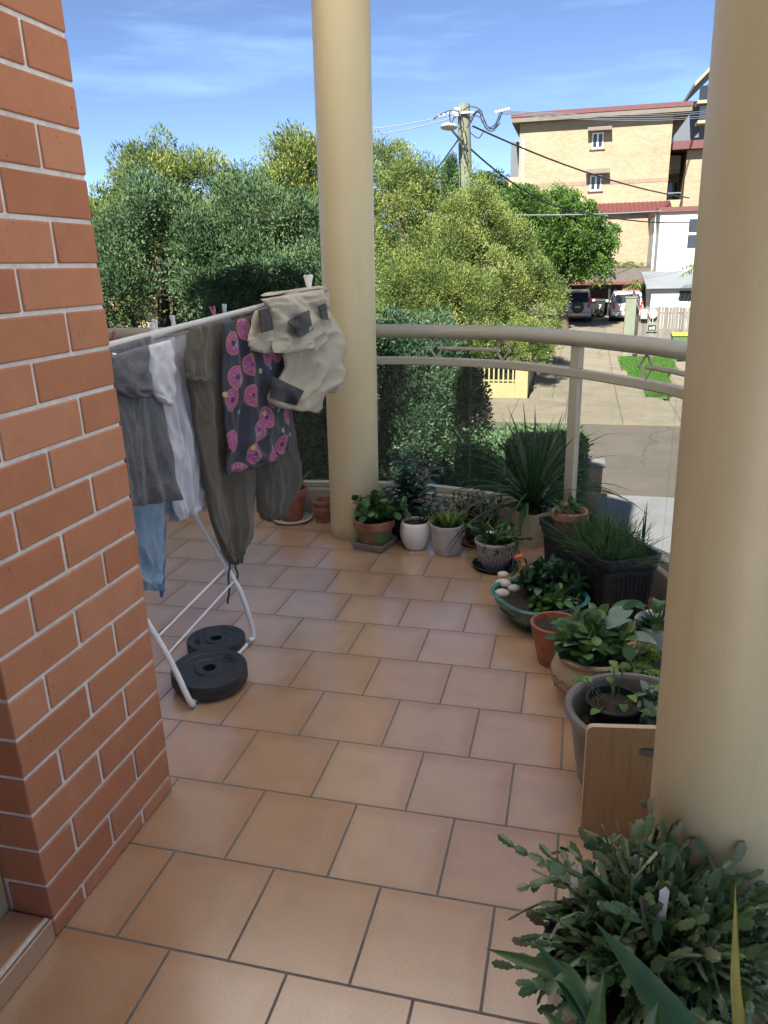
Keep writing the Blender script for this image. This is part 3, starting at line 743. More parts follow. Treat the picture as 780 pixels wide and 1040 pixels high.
# ------------------------------------------------------------------ leaves
Zv = Vector((0,0,1))
def prof_w(kind, t):
    if kind == 'round': return math.sqrt(max(0, 1-(2*t-1)**2))
    if kind == 'ovate': return max(0, math.sin(math.pi*t**.75))**.8
    if kind == 'obov': return max(0, math.sin(math.pi*t**1.35))**.75
    if kind == 'strap': return min(1, .45+t*2.5)*max(0, 1-t**2.6)
    if kind == 'lance': return max(0, math.sin(math.pi*t**.6))
    return 1-t
def leaf(b, p, d, L, W, droop=.3, fold=.15, tone=.5, kind='ovate', ns=6, twist=0, wob=0, tipdark=None):
    p = Vector(p); d = Vector(d).normalized()
    sd = d.cross(Zv)
    if sd.length < .15: sd = Vector((random.uniform(-1,1), random.uniform(-1,1), 0))
    sd.normalize()
    if twist: sd = Matrix.Rotation(twist, 3, d) @ sd
    vs = []; tn = []
    for i in range(ns+1):
        t = i/ns; w_ = W*.5*max(.03, prof_w(kind, min(t,.995)))
        nr = sd.cross(d).normalized()
        if nr.z < 0 and abs(d.z) < .95 and not twist: nr = -nr
        wv = wob*math.sin(t*9+p.x*50)*w_
        vs += [p-sd*w_+nr*(fold*w_+wv), p-nr*fold*w_*.1, p+sd*w_+nr*(fold*w_-wv)]
        tt = tone if tipdark is None else tone+(tipdark-tone)*max(0,(t-.8)/.2)
        tn += [tt, min(1, tt+.06), tt]
        d = (d-Zv*droop/ns*(1.2 if t > .2 else .6)).normalized(); p = p+d*(L/ns)
    fs = []
    for i in range(ns):
        for j in range(2): q = i*3+j; fs.append((q, q+1, q+4, q+3))
    b.add(vs, fs, tone=tn)
def rv(): return Vector((random.gauss(0,1), random.gauss(0,1), random.gauss(0,1))).normalized()
def bush(b, c, rx, ry, h, n, L, W, kind='ovate', droop=.4, up=.5, fold=.15, st=None, lowcut=-.2):
    """leafy clump: stems fan out of c, leaves in whorls along them"""
    c = Vector(c); ns_ = max(5, n//9)
    for s in range(ns_):
        a = random.uniform(0, 6.283); rr = math.sqrt(random.random())
        tip = c+Vector((math.cos(a)*rx*rr, math.sin(a)*ry*rr, h*random.uniform(.45,1.0)*(1-.35*rr)))
        base = c+Vector((math.cos(a)*rx*.18*rr, math.sin(a)*ry*.18*rr, 0))
        mid = (base+tip)/2+Vector((0,0,h*.12*rr))
        pts = [base*(1-t)**2+mid*2*t*(1-t)+tip*t*t for t in [i/5 for i in range(6)]]
        if st is not None: st.tube(pts, [.0035-.0004*i for i in range(6)], 6)
        m_ = n//ns_
        for k in range(m_):
            t = .25+.75*(k+random.random())/m_; q = pts[min(5, int(t*5+.5))]
            o_ = (q-c); o_.z = 0; o_ = o_.normalized() if o_.length > 1e-4 else rv()
            d = (o_*random.uniform(.1,.9)+rv()*.75+Zv*up*random.uniform(.3,1.3)).normalized()
            sc = random.uniform(.65,1.12)
            leaf(b, q, d, L*sc, W*sc, droop*random.uniform(.4,1.5), fold, random.random(), kind)
        leaf(b, tip, (rv()*.4+Zv).normalized(), L*.7, W*.6, .2, fold, random.uniform(.5,1), kind)
def soil(parent, c, r, z, sx=1, sy=1):
    b = MB(); n = 28; b.lathe([(r,-.03),(r*.98,0),(r*.7,.006),(r*.35,.012),(.002,.014)], (c[0],c[1],z), n, sx=sx, sy=sy)
    b.v = [(x,y,zz+.010*mnoise.noise(Vector((x*40,y*40,1)))) for (x,y,zz) in b.v]
    return b.build('soil', M['soil'], parent)
def pot_profile(r0, r1, h, rimh=.03, rimt=.010, wall=.010):
    if rimh: return [(r0*.98,0),(r0,.004),(r1-rimt,h-rimh),(r1,h-rimh+.003),(r1,h-.004),(r1-.004,h),(r1-wall-.004,h),(r1-wall-.006,h-.006),(r0-wall,.02)]
    return [(r0*.96,0),(r0,.006),(r1,h-.004),(r1-.004,h),(r1-wall,h-.002),(r0-wall,.02)]
def potted(label, c, prof, mat, r_soil, z_soil, name='potted_plant', lob=None, n=48, cat='potted plant'):
    c = (float(c[0]), float(c[1]), float(c[2]) if len(c) > 2 else 0.0)
    o = thing(name, label, cat, c)
    b = MB(); b.lathe(prof, c, n, lob=lob, cap=True); po = b.build('pot', mat, o, ang=40)
    if r_soil: soil(o, c, r_soil, c[2]+z_soil)
    return o, c, po
def saucer(c, r, mat, label, h=.022):
    b = MB(); b.lathe([(r*.82,.001),(r*.86,.003),(r,h-.003),(r*.985,h),(r*.95,h),(r*.84,.008),(.001,.008)], c, 44); o = b.build('saucer', mat, ang=40)
    tag(o, label, 'saucer'); return o
def fin(o, b, mat, st=None, name='leaves'):
    b.build(name, mat, o, ang=180)
    if st is not None and st.v: st.build('stems', M['stem'], o)

# 1 big terracotta pot behind the trousers
c = (-.735,3.25,.009); saucer((c[0],c[1],0), .135, M['greypot'], 'pale saucer under the tall terracotta pot behind the washing')
o, c, _ = potted('tall terracotta pot with upright leaves behind the hanging trousers', c, pot_profile(.072,.112,.215,.04), M['terracotta'], .098, .18)
b = MB(); st = MB()
for k in range(13):
    a = random.uniform(0,6.28); leaf(b, (c[0]+.03*math.cos(a), c[1]+.03*math.sin(a), .19), (math.cos(a)*.6, math.sin(a)*.6, 1), random.uniform(.14,.26), .045, .7, .2, random.random(), 'lance', 8)
fin(o, b, M['l_mid'])
# 2 nested small terracotta pots
def small_pot(c, label):
    o = MB(); o.lathe(pot_profile(.052,.074,.115,.028,.008,.007), c, 44); q = o.build('flower_pot', M['terracotta_old'], ang=40); tag(q, label, 'flower pot'); return q
small_pot((-.515,3.26,.0), 'small empty terracotta pot on the floor beside the column, lower of two nested')
small_pot((-.512,3.258,.040), 'small empty terracotta pot nested on top of another beside the column')
# 3 painted pot on a square tray
tc_ = (-.065,2.865)
b = MB(); a = .105
for z0, z1, s0, s1 in ((.001,.045,.090,.108),):
    vs = []
    for (s, z) in ((s0,z0),(s1,z1),(s1-.008,z1),(s0-.006,.012)):
        vs += [(-s,-s,z),(s,-s,z),(s,s,z),(-s,s,z)]
    Mx = Matrix.Translation((tc_[0],tc_[1],0)) @ Matrix.Rotation(R(-14),4,'Z')
    vs = [Mx @ Vector(v) for v in vs]
    fs = [(3,2,1,0),(12,13,14,15)]
    for k in range(3):
        for j in range(4): fs.append((k*4+j, k*4+(j+1)%4, k*4+4+(j+1)%4, k*4+4+j))
    b.add(vs, fs)
o = b.build('plant_tray', M['traygrey'], smooth=False, bevel=.006); tag(o, 'square grey tray under the green painted terracotta pot', 'tray')
o, c, _ = potted('terracotta pot with green leaf painting and a mound of round leaves', (tc_[0],tc_[1],.013), pot_profile(.085,.125,.165,.045,.010), None or M['terracotta_old'], .108, .135)
def painted():
    n = N('green_painted_terracotta'); base = n.ramp(n.noise(16,5), [(.3,(.22,.09,.05)),(.7,(.33,.14,.085))])
    g = n.ramp(n.noise(17,4,.7), [(.50,(0,0,0)),(.54,(1,1,1))]); gs = n.new('ShaderNodeSeparateColor'); n.l(g, gs.inputs[0])
    sx = n.new('ShaderNodeSeparateXYZ'); n.l(n.pos(), sx.inputs[0]); low = n.math('LESS_THAN', sx.outputs['Z'], .125)
    n.col(n.mix(n.math('MULTIPLY', gs.outputs[0], low), base, (.07,.20,.06))); n.set(Roughness=.75); n.bump(n.noise(120,4),.3,.003); return n.m
_.data.materials[0] = painted()
b = MB(); st = MB(); bush(b, (c[0],c[1],.15), .19, .17, .21, 190, .062, .052, 'round', .5, .55, .1, st, ); fin(o, b, M['l_jade'], st)
b_ = None
# 4 dark glazed round pot behind
o, c, _ = potted('dark glazed pot with a tall dark glossy shrub behind the white pot', (.085,3.06,0), [(.07,0),(.075,.006),(.115,.06),(.13,.11),(.12,.165),(.108,.19),(.112,.205),(.104,.207),(.098,.19),(.09,.1)], M['darkglaze'], .098, .18)
b = MB(); st = MB()
for k in range(11):
    a = random.uniform(0,6.28); r_ = random.uniform(.02,.17); tip = Vector((c[0]+.03+r_*math.cos(a), c[1]+r_*.8*math.sin(a), random.uniform(.30,.53))); base = Vector((c[0]+.03*math.cos(a), c[1]+.03*math.sin(a), .19))
    st.tube([base, (base+tip)/2+Vector((0,0,.03)), tip], [.005,.004,.003], 6)
    for i in range(17):
        t = .25+.75*i/16; q = base*(1-t)+tip*t; ang = i*2.4; leaf(b, q, (math.cos(ang), math.sin(ang), .45), random.uniform(.065,.10), .036, .7, .2, random.random(), 'ovate')
fin(o, b, M['l_dark'], st)
# 5 white egg pot
egg = [(.05,0),(.062,.004),(.086,.05),(.094,.10),(.088,.145),(.082,.165),(.078,.168),(.072,.165),(.078,.12),(.07,.05)]
o, c, _ = potted('smooth white egg-shaped pot with a slim leafy stem, beside the grey pot', (.182,2.89,0), egg, M['whitepot'], .075, .150)
b = MB(); st = MB()
for k in range(3):
    base = Vector((c[0]+.02+.012*k, c[1]-.01+.01*k, .15)); tip = base+Vector((.05+.035*k, -.01+.02*k, .25-.05*k)); st.tube([base,(base+tip)/2+Vector((.012,0,0)),tip],[.005,.004,.002],6)
    for i in range(12):
        t = .3+.7*i/11; ang = i*2.4+k; leaf(b, base*(1-t)+tip*t, (math.cos(ang),math.sin(ang),.4), random.uniform(.06,.09), .034, .7, .2, random.random(), 'ovate')
fin(o, b, M['l_dark'], st)
# 6 grey pot with succulent
o, c, _ = potted('pale grey cylinder pot with a bright green spiky succulent', (.378,2.845,0), [(.07,0),(.076,.008),(.098,.165),(.101,.175),(.099,.180),(.091,.179),(.088,.16),(.07,.05)], M['greypot'], .089, .155)
b = MB()
for k in range(70):
    a = random.uniform(0,6.28); r_ = random.uniform(0,.06); leaf(b, (c[0]+r_*math.cos(a), c[1]+r_*math.sin(a), .155), (math.cos(a)*random.uniform(.2,1), math.sin(a)*random.uniform(.2,1), 1), random.uniform(.06,.15), .022, .6, .5, random.uniform(.2,1), 'lance')
fin(o, b, M['l_bright'])
# 7 black pot with bronze plant
saucer((.545,3.03,0), .115, M['terracotta'], 'terracotta saucer under the black pot of bronze leaves')
o, c, _ = potted('black plastic pot with bronze-leaved trailing plant near the kerb', (.545,3.03,.009), pot_profile(.08,.105,.165,.03,.006), M['blackplastic'], .092, .145)
b = MB(); st = MB(); bush(b, (c[0],c[1],.15), .22, .17, .17, 240, .055, .026, 'obov', .7, .35, .15, st); fin(o, b, M['l_purple'], st)
# 8 patterned pot
saucer((.675,2.66,0), .125, M['darkglaze'], 'dark glazed saucer under the black and white patterned pot', .028)
def pattern_mat():
    n = N('black_white_patterned_glaze'); v = n.new('ShaderNodeTexVoronoi'); v.feature = 'DISTANCE_TO_EDGE'; v.inputs['Scale'].default_value = 55; n.l(n.pos(), v.inputs['Vector'])
    v2 = n.new('ShaderNodeTexWave'); v2.inputs['Scale'].default_value = 26; v2.inputs['Distortion'].default_value = 9; n.l(n.pos(), v2.inputs['Vector'])
    f = n.math('MULTIPLY', n.math('GREATER_THAN', v2.outputs['Fac'], .52), n.math('GREATER_THAN', v.outputs['Distance'], .05))
    sx = n.new('ShaderNodeSeparateXYZ'); n.l(n.pos(), sx.inputs[0]); rim = n.math('GREATER_THAN', sx.outputs['Z'], .150)
    c = n.mix(f, (.33,.32,.32), (.055,.05,.055)); c = n.mix(rim, c, (.35,.33,.31)); n.col(c); n.set(Roughness=.4); return n.m
o, c, _ = potted('black and white patterned pot with a holiday cactus and a white flower', (.675,2.66,.009), [(.068,0),(.072,.005),(.096,.07),(.106,.135),(.113,.14),(.114,.155),(.108,.158),(.100,.155),(.094,.12),(.07,.05)], pattern_mat(), .098, .14)
SEG = [(.0,.16),(.14,.48),(.30,.96),(.37,.72),(.58,1.0),(.65,.76),(.84,.92),(.90,.52),(1.0,.22)]
def segment(b, p, d, L, W, nr, tone):
    """one flat toothed joint of a holiday cactus, with thickness"""
    sd = d.cross(nr).normalized(); nr = sd.cross(d).normalized(); vs = []; th = .0022; tn = []
    for (t, w_) in SEG:
        q = p+d*(L*t); hw = W*.5*w_
        vs += [q-sd*hw, q+nr*th*(1.2 if w_ > .3 else .4), q+sd*hw, q-nr*th*(1.2 if w_ > .3 else .4)]; tn += [tone, min(1,tone+.05), tone, tone]
    fs = []
    for i in range(len(SEG)-1):
        for j in range(4): a = i*4; fs.append((a+j, a+(j+1)%4, a+4+(j+1)%4, a+4+j))
    b.add(vs, fs, tone=tn)
def cactus(b, c, spread, h, nch, L, W, seed, seglo=4, seghi=7, bias=(0,0)):
    rr = random.Random(seed); c = Vector(c)
    for k in range(nch):
        a = rr.uniform(0, 6.283); e = rr.uniform(-.05,1.5)
        d = Vector((math.cos(a)*math.cos(e)+bias[0], math.sin(a)*math.cos(e)+bias[1], math.sin(e)+.15)).normalized()
        if math.cos(a-3.7) > .35 and e < .75 and rr.random() < .45: continue
        p = c+Vector((math.cos(a), math.sin(a), 0))*rr.uniform(0,.45)*spread
        n_ = rr.randint(seglo, seghi); dr = rr.uniform(.06,.22)
        nr = Vector((rr.gauss(0,1), rr.gauss(0,1), rr.gauss(0,1)+.8)).normalized(); tb = rr.uniform(.1,.75)
        for i in range(n_):
            l_ = L*rr.uniform(.62,1.28)*(1 if i else .9)
            segment(b, p, d, l_, W*rr.uniform(.55,1.2), nr, tb+rr.uniform(-.12,.18)*(1 if i < n_-1 else 2) if i < n_-1 or rr.random() < .88 else rr.uniform(.85,1))
            p = p+d*l_*.96
            d = (d+Vector((rr.gauss(0,.30), rr.gauss(0,.30), rr.gauss(0,.22)))-Zv*dr).normalized()
            nr = (nr+Vector((rr.gauss(0,.35), rr.gauss(0,.35), rr.gauss(0,.35)))).normalized()
            if i == 1 and rr.random() < .4:
                d2 = (d+Vector((rr.gauss(0,.6), rr.gauss(0,.6), .2))).normalized(); q = p.copy()
                for _k in range(rr.randint(1,3)):
                    segment(b, q, d2, L*.95, W*.95, nr, tb); q = q+d2*L*.92; d2 = (d2-Zv*.15+Vector((rr.gauss(0,.2),rr.gauss(0,.2),0))).normalized()
b = MB(); cactus(b, (c[0],c[1],.14), .13, .15, 60, .036, .021, 3, 3, 5); b.build('segments', M['l_cactus'] if False else M['l_mid'], o, ang=40)
b = MB()
for k in range(9):
    a = k*.7; leaf(b, (c[0]-.02, c[1]-.07, .225), (math.cos(a), math.sin(a), .6), .028, .012, .6, .2, .5, 'lance', 4)
b.build('flower', M['petalw'], o, ang=180)

# 9 beige rectangular planter + strap-leaved plant
c1 = atZ(505,513,.215); c2 = atZ(542,525,.215); dx = (c2-c1)[:2]; ln = np.linalg.norm(dx); dx /= ln; dn = np.array([-dx[1], dx[0]]);
if dn[1] < 0: dn = -dn
pc_ = (c1[:2]+c2[:2])/2+dn*.10
o = thing('planter_box', 'beige rectangular planter with a large arching strap-leaved plant', 'planter', (float(pc_[0]),float(pc_[1]),0))
b = MB()
def rect_tub(b, c, dx, dn, a0, b0, a1, b1, h, wall=.012, lip=0, z0=0):
    vs = []
    lv = [(a0,b0,z0),(a1,b1,z0+h-lip*1.0)]
    if lip: lv += [(a1+.014,b1+.014,z0+h-lip),(a1+.016,b1+.016,z0+h)]
    else: lv += [(a1,b1,z0+h)]
    e = lv[-1]; lv += [(e[0]-wall,e[1]-wall,z0+h),(a0-wall,b0-wall,z0+.03)]
    cor = []
    for sx_, sy_ in ((-1,-1),(1,-1),(1,1),(-1,1)): cor.append((sx_,sy_))
    nn = 16
    for (a,bb,z) in lv:
        rad = min(a,bb)*.28
        for q in range(4):
            sx_, sy_ = cor[q]
            for k in range(4):
                t = (q*math.pi/2+math.pi)+k/3*math.pi/2
                x = sx_*(a-rad)+rad*math.cos(t); y = sy_*(bb-rad)+rad*math.sin(t)
                P_ = np.array(c[:2])+np.array(dx)*x+np.array(dn)*y; vs.append((P_[0],P_[1],z))
    fs = [list(range(nn))[::-1]]+[[(len(lv)-1)*nn+j for j in range(nn)]]
    for i in range(len(lv)-1):
        for j in range(nn): fs.append((i*nn+j, i*nn+(j+1)%nn, (i+1)*nn+(j+1)%nn, (i+1)*nn+j))
    b.add(vs, fs)
rect_tub(b, pc_, dx, dn, ln*.42, .085, ln*.5, .10, .215, .010); b.build('tub', M['beigeplanter'], o, ang=40)
soil(o, pc_, .088, .195)
b = MB()
for k in range(3):   # embossed uprights on the front face
    q = pc_-dn*.094+dx*(-.05+.05*k); b.tube([(q[0]+dn[0]*.004,q[1]+dn[1]*.004,.06),(q[0],q[1],.11),(q[0]-dn[0]*.004,q[1]-dn[1]*.004,.16)], .006, 8)
b.build('embossing', M['beigeplanter'], o)
b = MB(); sc_ = Vector((float(pc_[0])+.03, float(pc_[1])+.02, .20))
for k in range(95):
    a = random.uniform(0,6.283); e = random.uniform(.35,1.45)
    d = Vector((math.cos(a)*math.cos(e), math.sin(a)*math.cos(e), math.sin(e)))
    Lf = random.uniform(.36,.62)+.22*math.cos(e); base = sc_+Vector((random.gauss(0,.022), random.gauss(0,.022), 0))
    leaf(b, base, d, Lf, random.uniform(.018,.029), 1.7*math.cos(e)+random.uniform(0,.35), .5, random.uniform(.05,.6), 'strap', 12, tipdark=.95 if random.random() < .5 else None)
b.build('leaves', M['l_strap'], o, ang=180)

# 11 long black planter with chives
A_ = np.array([.90,2.60]); B_ = np.array([1.225,2.0]); ax = (B_-A_)/np.linalg.norm(B_-A_); an = np.array([-ax[1], ax[0]])
if an[0] < 0: an = -an
hl = np.linalg.norm(B_-A_)/2; hw = .15; pcx = (A_+B_)/2+an*hw
bp = thing('planter_box', 'long black plastic planter thick with chives by the glass', 'planter', (float(pcx[0]),float(pcx[1]),0))
b = MB(); rect_tub(b, pcx, ax, an, hl*.90, hw*.80, hl*.97, hw*.93, .325, .014, lip=.035); b.build('tub', M['blackplastic'], bp, ang=40)
b = MB(); rect_tub(b, pcx, ax, an, hl*.963, hw*.915, hl*.99, hw*.97, .022, .02, z0=.245); b.build('rim_band', M['blackplastic'], bp, ang=40)
b = MB()
for sgn, half, axis in ((-1,hl,'l'),(1,hw,'s')):
    nrib = 22 if axis == 'l' else 9
    for k in range(nrib):
        t = -1+2*(k+.5)/nrib
        if axis == 'l': lo = pcx+ax*hl*.8*t-an*hw*.815; hi = pcx+ax*hl*.84*t-an*hw*.915
        else: lo = pcx+an*hw*.62*t+ax*hl*.905; hi = pcx+an*hw*.68*t+ax*hl*.962
        b.tube([(lo[0],lo[1],.02),(hi[0],hi[1],.235)], .006, 6)
b.build('ribs', M['blackplastic'], bp, ang=50)
b = MB(); n_ = 18; vs = []
for i in range(n_+1):
    for j in range(8):
        u = -1+2*i/n_; v = -1+2*j/7; q = pcx+ax*hl*.93*u+an*hw*.86*v; vs.append((q[0],q[1],.245+.012*mnoise.noise(Vector((q[0]*30,q[1]*30,0)))))
b.add(vs, [(i*8+j,(i+1)*8+j,(i+1)*8+j+1,i*8+j+1) for i in range(n_) for j in range(7)]); b.build('soil', M['soil'], bp)
b = MB()
for k in range(900):
    u = random.uniform(-.25,.92); v = random.uniform(-.8,.8); q = pcx+ax*hl*.9*u+an*hw*.85*v
    a = random.uniform(0,6.28); e = random.uniform(.7,1.5); d = Vector((math.cos(a)*math.cos(e), math.sin(a)*math.cos(e), math.sin(e)))
    L_ = random.uniform(.10,.24); p0 = Vector((q[0],q[1],.245)); pts = []; dd = d.copy(); pp_ = p0.copy()
    for i in range(5): pts.append(pp_.copy()); dd = (dd-Zv*random.uniform(.05,.26)).normalized(); pp_ = pp_+dd*L_/4
    b.tube(pts, [.0021,.0020,.0018,.0014,.0005], 4, tone=random.random(), cap=False)
for k in range(16):
    u = random.uniform(-.2,.85); v = random.uniform(-.7,.8); q = pcx+ax*hl*.9*u+an*hw*.85*v; a = random.uniform(0,6.28)
    b.tube([(q[0],q[1],.245),(q[0]+.02*math.cos(a),q[1]+.02*math.sin(a),.40),(q[0]+.09*math.cos(a),q[1]+.09*math.sin(a),.50)], [.0022,.002,.0006], 4, tone=random.random(), cap=False)
b.build('chives', M['l_chive'], bp, ang=180)
q = atZ(651,566,.245); b = MB(); leaf(b, (q[0],q[1],.245), (.02,0,1), .29, .016, .05, .6, .3, 'strap', 8); leaf(b, (q[0]+.004,q[1],.245), (-.02,.02,1), .26, .014, .05, .6, .2, 'strap', 8)
b.build('tall_shoot', M['l_strap'], bp, ang=180)
# 10 terracotta pot perched in the end of the planter
q = pcx-ax*hl*.70-an*hw*.12
o, c, _ = potted('mossy terracotta pot perched in the far end of the black planter', (q[0],q[1],.247), pot_profile(.062,.094,.135,.042,.010), M['terracotta_old'], .078, .115)
b = MB(); st = MB(); bush(b, (c[0],c[1],.36), .09, .09, .09, 60, .035, .026, 'ovate', .6, .5, .15, st); fin(o, b, M['l_mid'], st)

# 12 green bowl
lobf = lambda t: 1+.055*math.cos(4*t+.6)
bc = (.945,2.045)
o, c, gp = potted('wide lobed green glazed bowl with an orange flowering plant and pebbles', bc, [(.115,0),(.12,.006),(.17,.04),(.198,.09),(.205,.120),(.216,.126),(.196,.128),(.188,.10),(.15,.05)], M['greenglaze'], .19, .103, lob=lobf, n=72)
b = MB(); b.lathe([(.216,.126),(.219,.133),(.214,.139),(.200,.136),(.194,.120),(.185,.07)], (c[0],c[1],0), 72, lob=lobf, cap=False); b.build('rim', M['tealrim'], o)
b = MB(); st = MB(); bush(b, (c[0]+.02,c[1]+.045,.105), .16, .12, .19, 300, .064, .044, 'ovate', .6, .5, .12, st); fin(o, b, M['l_dark'], st)
b = MB(); st = MB(); bush(b, (c[0]+.075,c[1]-.07,.105), .10, .085, .11, 140, .05, .038, 'round', .5, .5, .12, st); b.build('succulent', M['l_jade'], o, ang=180); st.build('stems', M['stem'], o)
b = MB(); st = MB(); bush(b, (c[0]+.0,c[1]-.12,.105), .05, .045, .06, 40, .035, .025, 'ovate', .6, .5, .12, st); b.build('succulent', M['l_mid'], o, ang=180)
b = MB(); fq = atY(527,566,2.03)
st = MB(); st.tube([(c[0]-.02,c[1]+.0,.12),(fq[0],fq[1],fq[2]-.01)], [.003,.002], 6); st.build('flower_stem', M['stem'], o)
for h_ in range(7):
    cx_ = Vector(fq)+rv()*.010
    for k in range(5): a = k*1.257+h_; leaf(b, cx_, (math.cos(a), math.sin(a)-.3, .5), .013, .010, .5, .1, .5, 'round', 4)
b.build('flower', M['petal'], o, ang=180); b = MB()
fq2 = Vector(atY(532,574,1.99))
for h_ in range(4):
    cx_ = fq2+rv()*.007
    for k in range(5): a = k*1.257+h_; leaf(b, cx_, (math.cos(a), math.sin(a)-.3, .5), .010, .008, .5, .1, .5, 'round', 4)
b.build('flower', M['petal'], o, ang=180)
for (px, py, s, z) in ((511,583,.030,.122),(511,592,.040,.127),(522,597,.030,.121),(510,602,.034,.122),(543,594,.024,.12),(578,612,.036,.122)):
    p = atZ(px,py,z); b = MB(); bm = bmesh.new(); bmesh.ops.create_icosphere(bm, subdivisions=3, radius=1)
    rr = random.Random(px); sx_, sy_, sz_ = s*rr.uniform(.95,1.15), s*rr.uniform(.75,.95), s*rr.uniform(.55,.7)
    vs = [(p[0]+v.co.x*sx_*(1+.1*mnoise.noise(v.co*1.4+Vector((px,0,0)))), p[1]+v.co.y*sy_, p[2]-.004+v.co.z*sz_) for v in bm.verts]
    b.add(vs, [[v.index for v in f.verts] for f in bm.faces]); bm.free(); pb = b.build('pebble', M['pebble'])
    nm = {(511,583):'pebble behind the largest one at the left of the green bowl',(511,592):'largest pale pebble at the left inside the green bowl',(522,597):'rounded grey-white pebble nearest the orange plant in the green bowl',(510,602):'pale flat pebble nearest the front left rim of the green bowl',(543,594):'small pebble half hidden under leaves in the middle of the green bowl',(578,612):'pale rough stone at the right front rim of the green bowl'}[(px,py)]
    tag(pb, nm, 'pebble', 'pebbles in the green bowl')

# 13 terracotta pot with bare soil
o, c, _ = potted('plain terracotta pot of dark soil with one sprouting seedling, between bowl and carved pot', (1.03,1.655,0), pot_profile(.068,.105,.185,.0,.0,.012), M['terracotta'], .092, .160)
b = MB(); st = MB(); bush(b, (c[0]+.055,c[1]-.03,.16), .05, .05, .09, 30, .05, .022, 'ovate', .7, .5, .2, st); fin(o, b, M['l_bright'], st)
# 14 carved beige pot with jade
o, c, _ = potted('round beige stoneware pot with a carved zigzag band and fleshy jade leaves', (1.175,1.385,0), [(.085,0),(.092,.006),(.125,.05),(.148,.10),(.152,.135),(.140,.170),(.128,.185),(.136,.200),(.146,.206),(.142,.212),(.126,.210),(.118,.19),(.12,.1)], M['beigepot'], .122, .185, n=64)
b = MB()
for row, (z0, dz, rr_) in enumerate(((.118,.020,.1515),(.078,.016,.140))):
    n_ = 40; pts = []
    for k in range(n_+1):
        t = 2*math.pi*k/n_; z = z0+(dz if k%2 else -dz)*.5; rad = rr_+.0015; pts.append((c[0]+rad*math.cos(t), c[1]+rad*math.sin(t), z))
    if row == 0: b.tube(pts, .0028, 6)
    else:
        for k in range(22):
            t = 2*math.pi*k/22; q = Vector((c[0]+rr_*math.cos(t), c[1]+rr_*math.sin(t), z0)); tg = Vector((-math.sin(t), math.cos(t), 0))
            b.tube([q+tg*.012*math.cos(s)+Zv*.012*math.sin(s) for s in [i*2*math.pi/10 for i in range(11)]], .0024, 6)
b.build('carved_band', M['beigeband'], o)
b = MB(); st = MB(); bush(b, (c[0]-.03,c[1]-.0,.19), .16, .15, .16, 190, .075, .056, 'obov', .5, .6, .15, st); fin(o, b, M['l_jade'], st)
b = MB()
for (dx_, dy_, h_, ang) in ((.03,.03,.16,.5),(-.02,-.02,.10,3.9),(.10,-.02,.14,-.4),(.07,.08,.17,1.0)):
    leaf(b, (c[0]+dx_,c[1]+dy_,.19+h_*.6), (math.cos(ang)*.8,math.sin(ang)*.8,.55), .13, .085, .9, .2, .8, 'ovate', 8)
b.build('silver_leaves', M['l_grey'], o, ang=180)
# 15 grey stoneware pot
o, c, _ = potted('large grey stoneware pot behind the plywood board holding a black seedling pot', (1.295,.865,0), [(.14,0),(.148,.008),(.178,.10),(.196,.22),(.200,.262),(.214,.270),(.222,.284),(.216,.298),(.200,.300),(.190,.288),(.186,.22),(.17,.05)], M['stoneglaze'], .18, .20, n=64)
b = MB(); st = MB(); bush(b, (c[0]+.11,c[1]+.02,.24), .11, .13, .14, 110, .065, .04, 'ovate', .5, .55, .2, st); fin(o, b, M['l_grey'], st)
o2, c2_, _ = potted('black nursery pot with thin pale-stemmed seedlings set inside the grey pot', (1.225,.875,.215), pot_profile(.07,.088,.10,.012,.003,.004), M['blackplastic'], .079, .075)
b = MB(); st = MB()
for k in range(15):
    a = random.uniform(0,6.28); r_ = random.uniform(.01,.05); p0 = Vector((c2_[0]+r_*math.cos(a), c2_[1]+r_*math.sin(a), .29)); p1 = p0+Vector((math.cos(a)*random.uniform(.02,.10), math.sin(a)*random.uniform(.02,.09), random.uniform(.03,.11)))
    st.tube([p0,(p0+p1)/2+Vector((0,0,.012)),p1], .0018, 5); leaf(b, p1, (math.cos(a),math.sin(a),.3), .042, .028, .6, .3, random.random(), 'ovate')
b.build('leaves', M['l_bright'], o2, ang=180); st.build('stems', M['l_chive'], o2)
# 16 white pot right
o, c, _ = potted('white ceramic pot half behind the right column with a broad-leaved plant', (1.44,1.63,0), [(.07,0),(.078,.006),(.10,.20),(.107,.235),(.104,.24),(.095,.238),(.092,.2),(.075,.05)], M['whitepot'], .093, .20)
b = MB(); st = MB()
for k in range(6):
    a = 2.2+k*.9; tip = Vector((c[0]-.03+.06*math.cos(a), c[1]+.06*math.sin(a), .26+.03*k)); st.tube([(c[0]-.01,c[1],.20),tip], [.004,.0025], 6)
    leaf(b, tip, (math.cos(a)*.9-.3, math.sin(a)*.6, .35), .11, .062, .7, .25, random.random(), 'ovate', 8)
bush(b, (c[0]-.05,c[1]-.03,.20), .07, .07, .1, 30, .05, .042, 'round', .6, .4, .1, st); fin(o, b, M['l_mid'], st)
